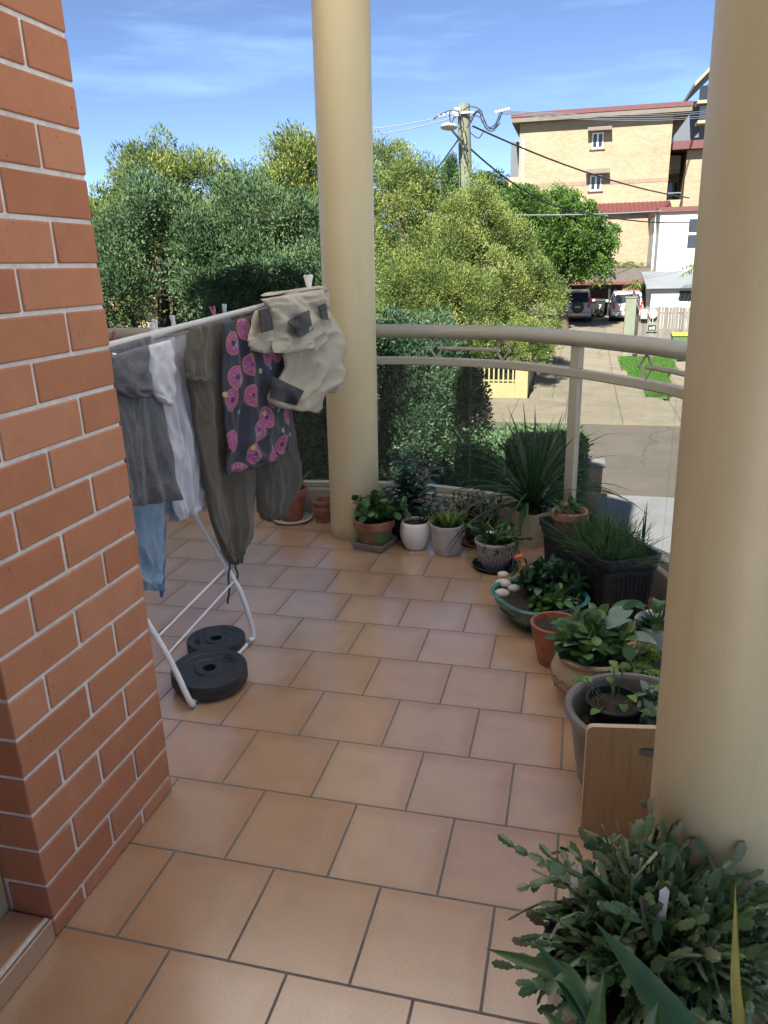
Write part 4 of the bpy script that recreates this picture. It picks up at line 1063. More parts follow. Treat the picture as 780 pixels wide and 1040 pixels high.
# trailing fern
o, c, _ = potted('small black pot spilling lime green trailing fern beside the carved pot', (1.42,1.325,0), pot_profile(.075,.10,.215,.02,.004,.006), M['blackplastic'], .088, .19)
b = MB(); st = MB()
for k in range(30):
    a = random.uniform(1.6,4.6); L_ = random.uniform(.10,.23); p0 = Vector((c[0]+.04*math.cos(a), c[1]+.04*math.sin(a), .20)); d = Vector((math.cos(a), math.sin(a), random.uniform(.3,.9))).normalized(); pts = []
    for i in range(9): pts.append(p0.copy()); p0 = p0+d*L_/8; d = (d-Zv*.22).normalized()
    st.tube(pts, .0012, 4)
    for i in range(1, 9):
        for s in (-1,1):
            sd = d.cross(Zv).normalized()*s; leaf(b, pts[i], (sd+d*.5+rv()*.2), .020, .011, .3, .1, random.random(), 'ovate', 3)
b.build('fronds', M['l_lime'], o, ang=180); st.build('stems', M['l_lime'], o)

# 17 plywood board
p0 = atY(597,740,.615); p1 = np.array([1.395,.655,p0[2]])
o = thing('plywood_board', 'upright plywood board with rounded corners and a hand slot, beside the right column', 'board', (1.27,.63,0))
bx = Vector((p1[0]-p0[0], p1[1]-p0[1], 0)); wl = bx.length; bx.normalize(); by = Vector((-bx.y, bx.x, 0)); H_ = float(p0[2])
def bpt(u, v): return Vector((p0[0],p0[1],.001))+bx*u+Zv*v+by*(v*.02)
out = []; rc = .018
for (cx_, cz_, a0) in ((rc,rc,180),(wl-rc,rc,270),(wl-rc,H_-rc,0),(rc,H_-rc,90)):
    for k in range(6): t = R(a0+k*18); out.append((cx_+rc*math.cos(t), cz_+rc*math.sin(t)))
hole = []; hx, hz, hw_, hh = wl-.075, H_-.075, .038, .013
for (cx_, a0) in ((hx+hw_-hh,-90),(hx-hw_+hh,90)):
    for k in range(9): t = R(a0+k*22.5); hole.append((cx_+hh*math.cos(t), hz+hh*math.sin(t)))
bm = bmesh.new(); T_ = .018
ov = [bm.verts.new(bpt(*q)) for q in out]; hv = [bm.verts.new(bpt(*q)) for q in hole]
eds = [bm.edges.new((ov[i], ov[(i+1)%len(ov)])) for i in range(len(ov))]+[bm.edges.new((hv[i], hv[(i+1)%len(hv)])) for i in range(len(hv))]
bmesh.ops.triangle_fill(bm, edges=eds, use_beauty=True)
ff = bm.faces[:]; ex = bmesh.ops.extrude_face_region(bm, geom=ff)
for v in ex['geom']:
    if isinstance(v, bmesh.types.BMVert): v.co += by*T_
bmesh.ops.recalc_face_normals(bm, faces=bm.faces[:]); bm.normal_update()
for f in bm.faces: f.material_index = 0 if abs(f.normal.dot(by)) > .8 else 1
me = bpy.data.meshes.new('panel')
for v in bm.verts: v.co -= o.location
bm.to_mesh(me); bm.free(); me.materials.append(M['ply']); me.materials.append(M['plyedge'])
pn = bpy.data.objects.new('panel', me); COL.objects.link(pn); pn.parent = o

# 18 holiday cactus, foreground
o, c, _ = potted('dark glazed pot overflowing with a large holiday cactus in the near right corner', (1.225,-.065,0), [(.115,0),(.12,.008),(.155,.14),(.166,.27),(.172,.295),(.168,.302),(.158,.300),(.154,.27),(.13,.05)], M['plum'], .155, .262, n=64)
b = MB(); b.lathe([(.1725,.293),(.1745,.300),(.169,.306),(.157,.303),(.154,.28)], (c[0],c[1],0), 64, cap=False); b.build('rim', M['darkglaze'], o)
b = MB(); cactus(b, (c[0]+.03,c[1]+.02,.275), .15,   .3, 370, .043, .023, 5, 4, 8)
cactus(b, (c[0]+.06,c[1]+.04,.28), .13, .3, 130, .043, .0225, 8, 5, 8, bias=(.25,-.05))
b.build('segments', M['l_cactus'], o, ang=35)
for k, (px, py, Y) in enumerate(((584,884,-.0),(674,908,-.08))):
    p = atY(px,py,Y); b = MB(); b.extrude([(p[0]-.008,p[1],p[2]-.08),(p[0]+.007,p[1]-.004,p[2]-.08),(p[0]+.009,p[1]-.004,p[2]+.010),(p[0]+.003,p[1],p[2]+.017),(p[0]-.007,p[1]+.002,p[2]+.004)], (0,.0012,0)); q = b.build('plant_tag', M['tagwhite'], smooth=False)
    tag(q, ('white plastic plant tag at the left side of the holiday cactus','white plastic plant tag deep in the middle of the holiday cactus')[k], 'plant tag')
# 19 broad strap leaves at the bottom edge
o, c, _ = potted('pot of broad arching strap leaves at the bottom edge in front of the cactus', (1.215,-.43,0), pot_profile(.09,.125,.22,.03,.008), M['terracotta'], .108, .19)
def strap_leaf(b, base, tip, W, tone, Yb, Yt, arch=.012, tipdark=None):
    """broad leaf: petiole from the pot up to base, blade from base to tip"""
    P0 = Vector((c[0]+random.uniform(-.03,.03), c[1]+random.uniform(-.03,.03), .20)); P1 = Vector(atY(base[0],base[1],Yb)); P2 = Vector(atY(tip[0],tip[1],Yt))
    Mid = (P1+P2)/2+Zv*arch; pts = [Vector(q) for q in catmull([np.array(P0), np.array((P0+P1)/2-Zv*.01), np.array(P1), np.array(Mid), np.array(P2)], 7)]
    n_ = len(pts); vs = []; tn = []
    for i, q in enumerate(pts):
        t = i/(n_-1); d = (pts[min(i+1,n_-1)]-pts[max(i-1,0)]).normalized()
        view = (Vector(CAM)-q).normalized(); sd = d.cross(view*.55+Zv*.45).normalized(); nr = sd.cross(d).normalized()
        if nr.dot(view) < 0: nr = -nr
        w_ = W*.5*(.22+.0*t if t < .42 else max(.02, .22*(1-(t-.42)/.58)+.9*prof_w('lance', min(.997,(t-.42)/.58)))); wv = .10*math.sin(t*17+W*80)*w_
        vs += [q-sd*w_+nr*(.28*w_+wv), q-sd*w_*.5+nr*.06*w_, q, q+sd*w_*.5+nr*.06*w_, q+sd*w_+nr*(.28*w_-wv)]
        tt = tone if tipdark is None else tone+(tipdark-tone)*t
        tn += [min(1,tt+.14), tt, min(1,tt+.10), tt, min(1,tt+.14)]
    b.add(vs, [(i*5+j, i*5+j+1, i*5+6+j, i*5+5+j) for i in range(n_-1) for j in range(4)], tone=tn)
b = MB()
strap_leaf(b, (705,1075), (605,937), .052, .22, -.33, -.24)
strap_leaf(b, (585,1002), (493,963), .030, .45, -.30, -.24, .006)
strap_leaf(b, (618,1070), (540,952), .036, .08, -.34, -.26)
strap_leaf(b, (600,1085), (613,987), .034, .5, -.36, -.33)
strap_leaf(b, (746,1080), (747,896), .017, .9, -.34, -.28, .0, 1.0)
strap_leaf(b, (590,1075), (549,1026), .028, .35, -.38, -.34)
strap_leaf(b, (655,1085), (668,1018), .036, .15, -.40, -.37)
b.build('leaves', M['l_asp'], o, ang=180)

# ------------------------------------------------------------------ street and ground
def gz(Y): return -2.9 if Y < 25 else -2.9+.047*(min(Y,70)-25)
def sheet(name, pts_rows, mat, dz):
    """rows of (xL, xR, Y) draped on the terrain"""
    b = MB(); vs = []
    for (xl, xr, Y) in pts_rows:
        for k in range(5): x = xl+(xr-xl)*k/4; vs.append((x, Y, gz(Y)+dz))
    b.add(vs, [(i*5+k, i*5+k+1, i*5+6+k, i*5+5+k) for i in range(len(pts_rows)-1) for k in range(4)]); return b.build(name, mat, smooth=False)
M['whitewall'] = plain('white_render', (.42,.405,.37), .85, .04, 2)
M['redtrim'] = plain('red_brown_trim', (.10,.028,.02), .6, .12, 3)
M['earth'] = plain('dry_grass_earth', (.10,.105,.045), .95, .4, 1.5, .5, 20)
def paved(name, c, crack, cscale, joint=None, stain=.25):
    n = N(name); cc = n.ramp(n.noise(1.1, 7, .7), [(.28, tuple(x*.80 for x in c)),(.72, tuple(x*1.15 for x in c))])
    fine = n.ramp(n.noise(55, 3, .6), [(.3,(.82,.82,.82)),(.7,(1.15,1.15,1.15))]); cc = n.mix(1.0, cc, fine, 'MULTIPLY')
    st = n.ramp(n.noise(.55, 6, .75, stretch=(1,.45,1)), [(.52,(1,1,1)),(.72,(1-stain,1-stain,1-stain*.95))]); cc = n.mix(1.0, cc, st, 'MULTIPLY')
    wv = n.new('ShaderNodeTexNoise'); wv.inputs['Scale'].default_value = .9; wv.inputs['Detail'].default_value = 5; n.l(n.pos(), wv.inputs['Vector'])
    va = n.new('ShaderNodeVectorMath', operation='MULTIPLY_ADD'); va.inputs[1].default_value = (1.1,1.1,0); n.l(wv.outputs['Color'], va.inputs[0]); n.l(n.pos(), va.inputs[2])
    v = n.new('ShaderNodeTexVoronoi'); v.feature = 'DISTANCE_TO_EDGE'; v.inputs['Scale'].default_value = cscale; n.l(va.outputs[0], v.inputs['Vector'])
    cr_ = n.math('LESS_THAN', v.outputs['Distance'], .006); cc = n.mix(n.math('MULTIPLY', cr_, crack), cc, tuple(x*.35 for x in c))
    if joint:
        sx = n.new('ShaderNodeSeparateXYZ'); n.l(n.pos(), sx.inputs[0])
        for ax, st_ in zip('XY', joint):
            if st_: cc = n.mix(n.math('LESS_THAN', n.math('MODULO', n.math('ADD', sx.outputs[ax], 300.0), st_), .035), cc, tuple(x*.5 for x in c))
    n.col(cc); n.set(Roughness=.9); n.bump(n.noise(45,4), .4, .004); return n.m
M['asphalt'] = paved('worn_asphalt', (.088,.075,.058), .5, .22)
M['path'] = paved('pale_concrete', (.165,.142,.10), .45, .3, (1.6, 1.75), .2)
M['drive'] = paved('driveway_concrete', (.165,.142,.100), .45, .25, (2.1, 3.1), .3)
M['pathnear'] = plain('white_concrete', (.15,.152,.155), .9, .12, 2.0, .3, 30)
M['grassmat'] = leafmat('grass_blades', (.03,.09,.012), (.085,.19,.03), .6, .25, .2)
M['lawn'] = plain('mown_lawn', (.05,.12,.018), .95, .3, 3, .5, 40)
b = MB(); ys = [-60, 4.0, 10.6, 13.5, 25, 30, 40, 50, 60, 70, 200, 1500]; vs = []
for Y in ys:
    e = 2000 if Y > 100 or Y < 0 else 400
    vs += [(-e, Y, gz(Y)-.16), (e, Y, gz(Y)-.16)]
b.add(vs, [(i*2, i*2+1, i*2+3, i*2+2) for i in range(len(ys)-1)]); struct(b.build('ground', M['earth'], smooth=False, origin=(0,0,0)))
def slab(name, x0, x1, y0, y1, z0, z1, mat): b = MB(); b.box(x0,x1,y0,y1,z0,z1); return struct(b.build(name, mat, smooth=False))
slab('street', -120, 120, 13.75, 21.3, -3.05, -2.9, M['asphalt'])
slab('street_kerb', -120, 120, 21.305, 21.46, -3.05, -2.78, M['path'])
slab('footpath', -120, 120, 21.464, 24.9, -3.05, -2.785, M['path'])
slab('street_kerb', -120, 120, 13.60, 13.745, -3.05, -2.79, M['pathnear'])
slab('footpath', -120, 120, 12.75, 13.596, -3.05, -2.795, M['pathnear'])
slab('front_path', 1.55, 9.0, -20.0, 12.74, -3.05, -2.80, M['pathnear'])
nb = MB(); nb.box(3.5,12,5.4,9.4,-2.9,4.6); struct(nb.build('added_bounce_block', M['whitewall'], smooth=False))  # unseen building added to bounce sunlight into the balcony
nb = MB(); nb.prism([(3.4,5.1),(12.4,5.1),(12.4,9.6),(3.4,9.6)], 4.604, 4.9); struct(nb.build('bounce_block_roof', M['redtrim'], smooth=False))
nb = MB()
for xx in (6.2, 8.8, 11.4):
    for zz in (-1.6, 1.6): nb.box(xx-.5,xx+.5,5.36,5.45,zz-.6,zz+.6)
struct(nb.build('bounce_block_windows', M['win'], smooth=False))
slab('garden_bed', -12, 1.5, 4.0, 12.74, -3.05, -2.83, M['soil'])
struct(sheet('driveway', [(-.45,3.9,24.9),(-.45,3.5,27),(-.5,2.95,30.5),(-.6,2.75,33),(-.8,6.5,40),(-1.2,8,50)], M['drive'], .11))
struct(sheet('driveway', [(4.05,7.5,24.9),(4.3,7.5,28),(5.0,7.5,32.6)], M['drive'], .10))
lw = sheet('lawn', [(3.75,4.0,25.2),(3.35,4.2,27.5),(2.95,4.5,30.2),(2.72,5.0,32.5),(2.8,5.4,33.6)], M['lawn'], .125); struct(lw)
P = []; 
for (xl,xr,y0,y1) in ((3.35,4.2,25.4,27.5),(2.95,4.4,27.5,30.2),(2.75,4.9,30.2,33.5)):
    n_ = 5000; X = RNG.uniform(xl,xr,n_); Y = RNG.uniform(y0,y1,n_); P.append(np.stack([X,Y,-2.9+.047*np.maximum(Y-25,0)+.125],1))
P = np.concatenate(P); D = RNG.normal(size=P.shape)*.45; D[:,2] = 1; D /= np.linalg.norm(D,axis=1)[:,None]
g_ = kites('grass', M['grassmat'], P, D, RNG.uniform(.05,.12,len(P)), .014, RNG.random(len(P))); g_['kind'] = 'stuff'; tag(g_, 'bright green verge grass beside the driveway')

# ------------------------------------------------------------------ trees
def noise3(P, s, seed):
    return np.array([mnoise.noise(Vector((p[0]*s+seed, p[1]*s, p[2]*s))) for p in P])
LS, WS, PS, US = .50, .78, 2.0, .5
def crown(name, mat, parent, lumps, nsub, sub_r, per, L, W, up, seed, gap=-.25, freq=.9):
    per = int(per*PS); up = up*US; rng = np.random.default_rng(seed); lumps = np.array(lumps, float)
    wt_ = (lumps[:,3]*lumps[:,5]); wt_ /= wt_.sum(); idx = rng.choice(len(lumps), nsub, p=wt_)
    d = rng.normal(size=(nsub,3)); d /= np.linalg.norm(d,axis=1)[:,None]; d[:,2] = np.where(d[:,2] < -.45, -d[:,2], d[:,2])
    rad = rng.uniform(.5,1.0,nsub)**.6*(1+.42*noise3(d*1.9+idx[:,None]*3.1, 1.0, seed+.5))
    Cc = lumps[idx,:3]+d*rad[:,None]*lumps[idx,3:6]
    keep = noise3(Cc, freq, seed) > gap
    Cc = Cc[keep]; d = d[keep]; n = len(Cc)
    sr = rng.uniform(*sub_r, n); tone = np.clip(rng.normal(.45,.26,n),0,1)
    P = np.repeat(Cc, per, 0); dd = np.repeat(d, per, 0); srr = np.repeat(sr, per)
    e = rng.normal(size=(n*per,3)); e /= np.linalg.norm(e,axis=1)[:,None]
    rr = rng.uniform(.12,1.0,n*per)**.38; e[:,2] = np.where((e[:,2] < -.1) & (rng.random(n*per) < .6), -e[:,2], e[:,2])
    off = e*(srr*rr)[:,None]; off[:,2] *= (1+up*.9)
    P = P+off
    Dv = e*.75+dd*.35+np.array([0,0,up])+rng.normal(size=(n*per,3))*.35; Dv /= np.linalg.norm(Dv,axis=1)[:,None]
    tn = np.clip(np.repeat(tone, per)+rng.normal(0,.16,n*per), 0, 1)
    return kites(name, mat, P, Dv, rng.uniform(*L, n*per)*LS, rng.uniform(*W, n*per)*WS, tn, parent)
def tree(name, label, cat, base, lumps, mat, nsub, sub_r, per, L, W, up, seed, trunk=.16, group=None, gap=-.25, freq=.9):
    o = thing(name, label, cat, base, group)
    crown('crown', mat, o, lumps, nsub, sub_r, per, L, W, up, seed, gap, freq)
    b = MB(); rr = random.Random(seed); B0 = Vector(base); top = Vector(lumps[0][:3])
    b.tube([B0-Zv*.1, B0*.55+top*.45+Vector((rr.uniform(-.1,.1),rr.uniform(-.1,.1),0)), top], [trunk, trunk*.75, trunk*.3], 10)
    for l in lumps[1:]:
        q = Vector(l[:3]); s = B0*.55+top*.45; b.tube([s, (s+q)/2+Vector((0,0,.15)), q], [trunk*.5, trunk*.35, trunk*.12], 7)
    b.build('trunk', M['bark'], o)
    return o
def at(px, py, Y): return atY(px, py, Y)
def lump(px, py, Y, rx, ry, rz): p = at(px,py,Y); return (p[0],p[1],p[2],rx,ry,rz)
TG = 'dark trees close beyond the balcony'
# near trees left
tree('conifer', 'dark feathery conifer nearest the brick pillar, tallest at its left', 'tree', (-4.6,8.6,-2.83),
     [lump(160,262,8.4,.75,.7,.70),lump(118,285,8.2,.55,.6,.65),lump(195,268,8.6,.6,.6,.62),lump(120,330,8.0,.8,.7,.9),lump(170,330,8.3,.8,.8,.9),lump(163,225,9.0,.42,.45,.55),lump(150,420,8.2,1.0,.9,1.1),lump(205,285,8.8,.35,.4,.45),lump(210,330,8.8,.5,.5,.6),lump(180,245,8.7,.3,.4,.35)], M['t_shade'], 780, (.14,.30), 95, (.065,.125), (.018,.034), .75, 101, group=TG, gap=-.04, freq=1.7)
tree('conifer', 'dark feathery conifer in the middle of the left tree row, behind the clothes airer', 'tree', (-3.1,9.0,-2.83),
     [lump(262,262,8.8,.65,.7,.72),lump(218,272,8.6,.5,.6,.62),lump(300,268,9.0,.6,.7,.72),lump(240,320,8.6,.9,.8,.9),lump(300,320,8.8,.9,.8,.9),lump(262,232,9.2,.36,.4,.5),lump(240,420,8.6,1.0,.9,1.0)], M['t_shade'], 780, (.14,.30), 95, (.065,.125), (.018,.034), .75, 102, group=TG, gap=-.04, freq=1.7)
tree('conifer', 'golden-topped conifer rising just left of the middle column', 'tree', (-3.2,13.0,-2.83),
     [lump(312,205,12.6,.7,.7,.9),lump(280,225,12.4,.8,.8,.8),lump(335,205,12.8,.9,.8,1.0),lump(312,175,12.8,.42,.45,.62),lump(240,230,12.6,.6,.6,.6),lump(305,290,12.4,1.4,1.0,1.6)], M['t_con'], 480, (.18,.32), 80, (.10,.19), (.022,.04), .9, 103, gap=-.2)
tree('conifer', 'yellow-green conifer behind the dark trees with its bright top nearest the pillar', 'tree', (-7.0,13.5,-2.83),
     [lump(160,205,12.8,.8,.8,.8),lump(198,212,13.0,.75,.7,.7),lump(163,178,13.2,.38,.4,.55),lump(205,190,13.2,.32,.4,.45),lump(120,245,12.6,.8,.8,.8),lump(98,240,13.0,.6,.6,.5),lump(180,300,12.8,1.6,1.0,1.8)], M['t_con'], 420, (.18,.32), 80, (.10,.19), (.022,.04), .9, 104, gap=-.1)
tree('spreading_shrub', 'grey-green spreading shrub just beyond the rail behind the shorts', 'shrub', (-2.0,7.6,-2.83),
     [lump(275,300,7.4,.5,.5,.35),lump(320,285,7.6,.55,.5,.45),lump(250,325,7.2,.6,.6,.45),lump(330,330,7.2,.7,.6,.5),lump(300,390,7.2,.9,.7,.9)], M['t_shade'], 420, (.12,.22), 80, (.06,.11), (.014,.026), .3, 105, gap=-.3, trunk=.09)
tree('dark_shrub', 'dense dark shrub seen through the glass right of the middle column', 'shrub', (-1.1,9.0,-2.83),
     [lump(430,390,8.8,.6,.6,.7),lump(400,375,8.8,.5,.5,.6),lump(455,410,8.8,.5,.5,.6),lump(420,450,8.6,.75,.7,.8),lump(465,430,8.6,.35,.5,.6),lump(385,440,8.6,.6,.6,.8)], M['t_dark'], 560, (.12,.24), 80, (.06,.12), (.022,.04), .35, 106, gap=-.4, trunk=.09)
tree('dark_shrub', 'dense dark shrub seen through the glass behind the hanging washing', 'shrub', (-2.6,7.0,-2.83),
     [lump(300,470,6.6,.6,.5,.6),lump(200,470,6.6,.8,.5,.7),lump(250,420,6.8,.8,.5,.6),lump(130,460,6.6,.7,.5,.8),lump(320,420,6.8,.5,.4,.6)], M['t_dark'], 520, (.12,.24), 70, (.06,.12), (.022,.04), .35, 107, gap=-.4, trunk=.09)
# sunlit conifers over the street
FG = 'sunlit conifers beyond the street'
cl = [('tall yellow-green conifer immediately right of the middle column', (-4.4,27.5), [(398,185,27.2,1.1,1.0,1.2),(380,235,28.5,2.2,1.0,2.4),(412,215,27.2,1.3,1.0,1.3),(395,165,27.6,.6,.6,.8),(400,260,27,1.9,1.5,1.7),(395,330,26.6,1.9,1.5,1.9)], 430),
      ('yellow-green conifer in front of the timber power pole', (-2.6,28), [(447,215,27.2,1.1,1,1.1),(440,200,27.6,.7,.7,.9),(475,218,27.4,1.0,.9,1.0),(485,225,27.6,.7,.7,.9),(455,270,27,1.6,1.3,1.4),(470,300,26.6,1.8,1.3,1.6)], 430),
      ('broad low conifer filling the view above the handrail', (-2.6,26.4), [(430,290,25.8,1.3,1.1,1.1),(460,310,25.6,1.3,1.1,1.1),(410,310,25.8,1.2,1.1,1.0),(430,345,25.4,1.8,1.1,1.0),(475,345,25.6,1.2,1.0,.9)], 430),
      ('pale yellow-green conifer closest to the parked cars', (-1.1,29.5), [(510,265,28.8,1.2,1.1,1.3),(495,240,29,.8,.8,1.0),(530,300,28.6,1.2,1.0,1.2),(545,315,28.2,.9,.8,.9),(505,320,28.2,1.4,1.1,1.3),(553,318,28.8,.7,.7,.8)], 430)]
for i, (lb, (bx_, by_), ls, ns_) in enumerate(cl):
    tree('conifer', lb, 'tree', (bx_,by_,gz(by_)), [lump(*l) for l in ls], M['t_con'], int(ns_*.8), (.26,.60), 125, (.12,.24), (.03,.055), .8, 120+i, group=FG, gap=-.12)
tree('round_tree', 'round bright green tree in front of the blond brick flats', 'tree', (.3,43,gz(43)),
     [lump(565,235,42,1.9,1.8,1.6),lump(540,230,42,1.7,1.6,1.5),lump(590,255,42,1.5,1.5,1.5),lump(520,250,42,1.6,1.6,1.6),lump(560,270,41.5,2.0,1.8,1.5),lump(600,275,42,1.0,1.2,1.0),lump(530,215,42.5,1.2,1.0,1.0)], M['t_bright'], 520, (.3,.6), 110, (.16,.30), (.09,.16), .2, 131, trunk=.3, gap=-.5)
tree('street_shrub', 'leafy sunlit shrub spilling over the yellow wall by the driveway', 'shrub', (-.35,26.6,gz(26)),
     [lump(520,362,25.8,.7,.6,.5),lump(545,360,26.3,.6,.6,.5),lump(555,345,27.2,.6,.8,.6),lump(530,345,26.4,.9,.8,.7),lump(495,360,26.2,.8,.8,.7)], M['t_con'], 240, (.14,.28), 70, (.08,.16), (.03,.06), .3, 133, trunk=.07, gap=-.4)
tree('cypress', 'slim dark cypress far behind beside the power pole', 'tree', (-7.2,80,0),
     [lump(458,195,79,.7,.7,2.2),lump(458,180,79,.45,.45,1.6)], M['t_dark'], 90, (.3,.5), 60, (.3,.5), (.10,.16), 1.2, 134, trunk=.2, gap=-1)
for i, (lb, px, py, Y, r) in enumerate((('low dark tree on the skyline right of the power pole', 512, 205, 85, 2.2), ('low far tree on the skyline against the grey edge of the flats', 528, 208, 82, 1.6), ('far tree on the skyline behind the power pole', 492, 200, 95, 2.6), ('far tree on the skyline left of the power pole', 430, 205, 95, 3.0))):
    p = at(px,py,Y); tree('far_tree', lb, 'tree', (p[0],p[1],gz(70)), [(p[0],p[1],p[2],r*1.3,r,r),(p[0]+r,p[1],p[2]-r*.7,r*1.4,r,r),(p[0],p[1],p[2]-r*1.6,r*1.8,r,r*1.2)], M['t_far'], 130, (.5,.9), 60, (.3,.5), (.16,.28), .3, 140+i, group='trees on the skyline', trunk=.25, gap=-.6)
tree('hillside_tree', 'tall narrow dark conifer at the right edge of the flats', 'tree', (8.6,58,gz(58)), [lump(726,190,57,.4,.6,2.2),lump(727,170,57,.3,.5,1.8),lump(725,215,57,.5,.7,1.6)], M['t_dark'], 110, (.3,.5), 70, (.25,.4), (.10,.16), .9, 150, trunk=.2, gap=-1)
for i, (lb, px, py, Y, r) in enumerate((('far tree low on the horizon just right of the middle column', 385, 235, 70, 3.4), ('far tree on the horizon behind the left dark trees, nearest the pillar', 110, 240, 70, 3.2), ('far tree on the horizon behind the left dark trees, middle of three', 185, 245, 72, 3.4), ('far tree on the horizon behind the left dark trees, nearest the middle column', 265, 240, 70, 3.4))):
    p = at(px,py,Y); tree('far_tree', lb, 'tree', (p[0],p[1],gz(70)), [(p[0],p[1],p[2],r*1.3,r,r),(p[0]+r,p[1],p[2]-r*.7,r*1.5,r,r),(p[0]-r,p[1],p[2]-r*.8,r*1.5,r,r),(p[0],p[1],p[2]-r*1.4,r*1.9,r,r*1.2)], M['t_far'], 200, (.6,1.1), 70, (.35,.6), (.2,.36), .3, 160+i, group='trees on the skyline', trunk=.25, gap=-.7)
# hedge
hd = thing('hedge', 'clipped dark green hedge along the near footpath', 'hedge', (-2.2,12.0,-2.83))
n_ = 26000; X = RNG.uniform(-6.0,1.22,n_); side = RNG.random(n_)
hz1 = -1.29; Yh = RNG.uniform(11.3,12.7,n_); Zh = RNG.uniform(-2.83,hz1,n_)
Zh = np.where(side < .5, hz1+RNG.normal(0,.03,n_), Zh); Yh = np.where((side >= .5)&(side < .85), 11.32+RNG.normal(0,.04,n_), Yh); Yh = np.where((side >= .97), 12.68, Yh)
X = np.where((side >= .85)&(side < .97), 1.2+RNG.normal(0,.04,n_), X)
P = np.stack([X,Yh,Zh],1)
bumpv = noise3(P[:, :], 1.8, 3.0); P[:,2] += np.where(side < .5, bumpv*.10, 0); P[:,1] += np.where((side >= .5)&(side < .85), bumpv*.10, 0)
D = RNG.normal(size=P.shape)*.6; D[:,2] += np.where(side < .5, .8, .3); D[:,1] -= np.where((side >= .5)&(side < .85), .7, 0); D[:,0] += np.where((side >= .85)&(side < .97), .7, 0); D /= np.linalg.norm(D,axis=1)[:,None]
kites('leaves', M['t_hedge'], P, D, RNG.uniform(.06,.11,n_), RNG.uniform(.035,.06,n_), np.clip(RNG.normal(.5,.25,n_),0,1), hd)
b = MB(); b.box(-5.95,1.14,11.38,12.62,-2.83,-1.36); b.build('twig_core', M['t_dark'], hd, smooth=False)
# ground cover near the balcony
n_ = 16000; X = RNG.uniform(-5.5,1.2,n_); Y = RNG.uniform(9.6,11.3,n_); P = np.stack([X,Y,np.full(n_,-2.80)],1); P[:,2] += .25*np.maximum(0,noise3(P,1.1,5.))+RNG.uniform(0,.12,n_)
D = RNG.normal(size=P.shape)*.7; D[:,2] += .7; D /= np.linalg.norm(D,axis=1)[:,None]
g_ = kites('ground_cover', M['t_cover'], P, D, RNG.uniform(.07,.14,n_), RNG.uniform(.03,.06,n_), np.clip(RNG.normal(.5,.3,n_),0,1)); g_['kind'] = 'stuff'; tag(g_, 'low ground cover and dry leaves in the garden bed below the hedge')
# stone letterbox pier
p = atY(605,494,12.9); M['sand'] = plain('rough_sandstone', (.25,.21,.16), .95, .3, 8, .6, 25)
o = thing('gate_pier', 'rough stone gate pier at the end of the hedge', 'pier', (1.42,12.95,-2.79))
b = MB(); b.box(1.24,1.62,12.77,13.13,-2.794,-2.0); b.build('shaft', M['sand'], o, bevel=.02); b = MB(); b.box(1.20,1.66,12.73,13.17,-1.999,-1.92); b.build('capstone', M['pathnear'], o, bevel=.01)

# ------------------------------------------------------------------ across the street
M['yel'] = plain('cream_yellow_render', (.27,.235,.115), .85, .08, 2)
M['yelrail'] = plain('yellow_rail_paint', (.30,.255,.12), .6, .08, 3)
wl_ = thing('garden_wall', 'low cream yellow rendered wall with yellow picket infill by the driveway', 'wall', (-2.5,25.2,gz(25)))
b = MB(); b.box(-7.2,-.95,25.05,25.25,-2.95,-2.32); b.box(-.95,-.52,25.03,25.6,-2.95,-1.68); b.box(-.75,-.55,25.6,34,-2.95,-1.75); b.box(-2.65,-2.25,25.03,25.43,-2.95,-1.68); b.build('masonry', M['yel'], wl_, smooth=False, bevel=.015)
for (x0,x1) in ((-2.25,-.95),(-7.2,-2.65)):
    b = MB(); n_ = int((x1-x0)/.16)
    for k in range(n_): x = x0+(k+.5)*(x1-x0)/n_; b.box(x-.025,x+.025,25.13,25.17,-2.31,-1.74)
    b.box(x0,x1,25.171,25.19,-1.82,-1.77); b.box(x0,x1,25.171,25.19,-2.26,-2.21); b.build('picket_infill', M['yelrail'], wl_, smooth=False)
# timber fence
M['paling'] = plain('grey_timber_palings', (.13,.118,.105), .9, .3, 6, .5, 40, stretch=(8,8,.6), tonevar=.25)
def palings(name, label, a, b_, h, sag=0):
    a = Vector(a); b_ = Vector(b_); o = thing(name, label, 'fence', tuple((a+b_)/2)); d = (b_-a); L_ = Vector((d.x,d.y,0)).length; dh = Vector((d.x,d.y,0)).normalized(); nr = Vector((-dh.y, dh.x, 0)); n_ = int(L_/.105)
    bb = MB(); rr = random.Random(int(L_*100))
    for k in range(n_):
        t = (k+.5)/n_; c = a+d*t; hh = h+rr.uniform(-.03,.03); Mx = Matrix.Translation(c) @ Matrix.Rotation(math.atan2(dh.y,dh.x)+rr.uniform(-.03,.03),4,'Z') @ Matrix.Rotation(rr.uniform(-.012,.012),4,'Y')
        bb.box(-.049,.049,-.008,.008,-.1,hh, M=Mx, tone=rr.random())
    bb.build('palings', M['paling'], o, smooth=False)
    for z in (.35, h-.3):
        r_ = MB(); r_.extrude([a+nr*.012+Zv*z, a+nr*.05+Zv*z, a+nr*.05+Zv*(z+.08), a+nr*.012+Zv*(z+.08)], d); r_.build('rail', M['paling'], o, smooth=False)
    return o
f0 = at(651,312,34.3); f1 = at(730,307,34.3)
palings('timber_fence', 'weathered grey paling fence facing the street by the driveway', (f0[0],34.3,gz(34.3)+.1), (f1[0]+3,34.3,gz(34.3)+.1), float(f0[2]-gz(34.3)-.1))
palings('timber_fence', 'paling fence running back beside the driveway from the green post', (f0[0]-.05,34.4,gz(34.4)+.1), (f0[0]+.1,42,gz(42)+.1), 2.2)
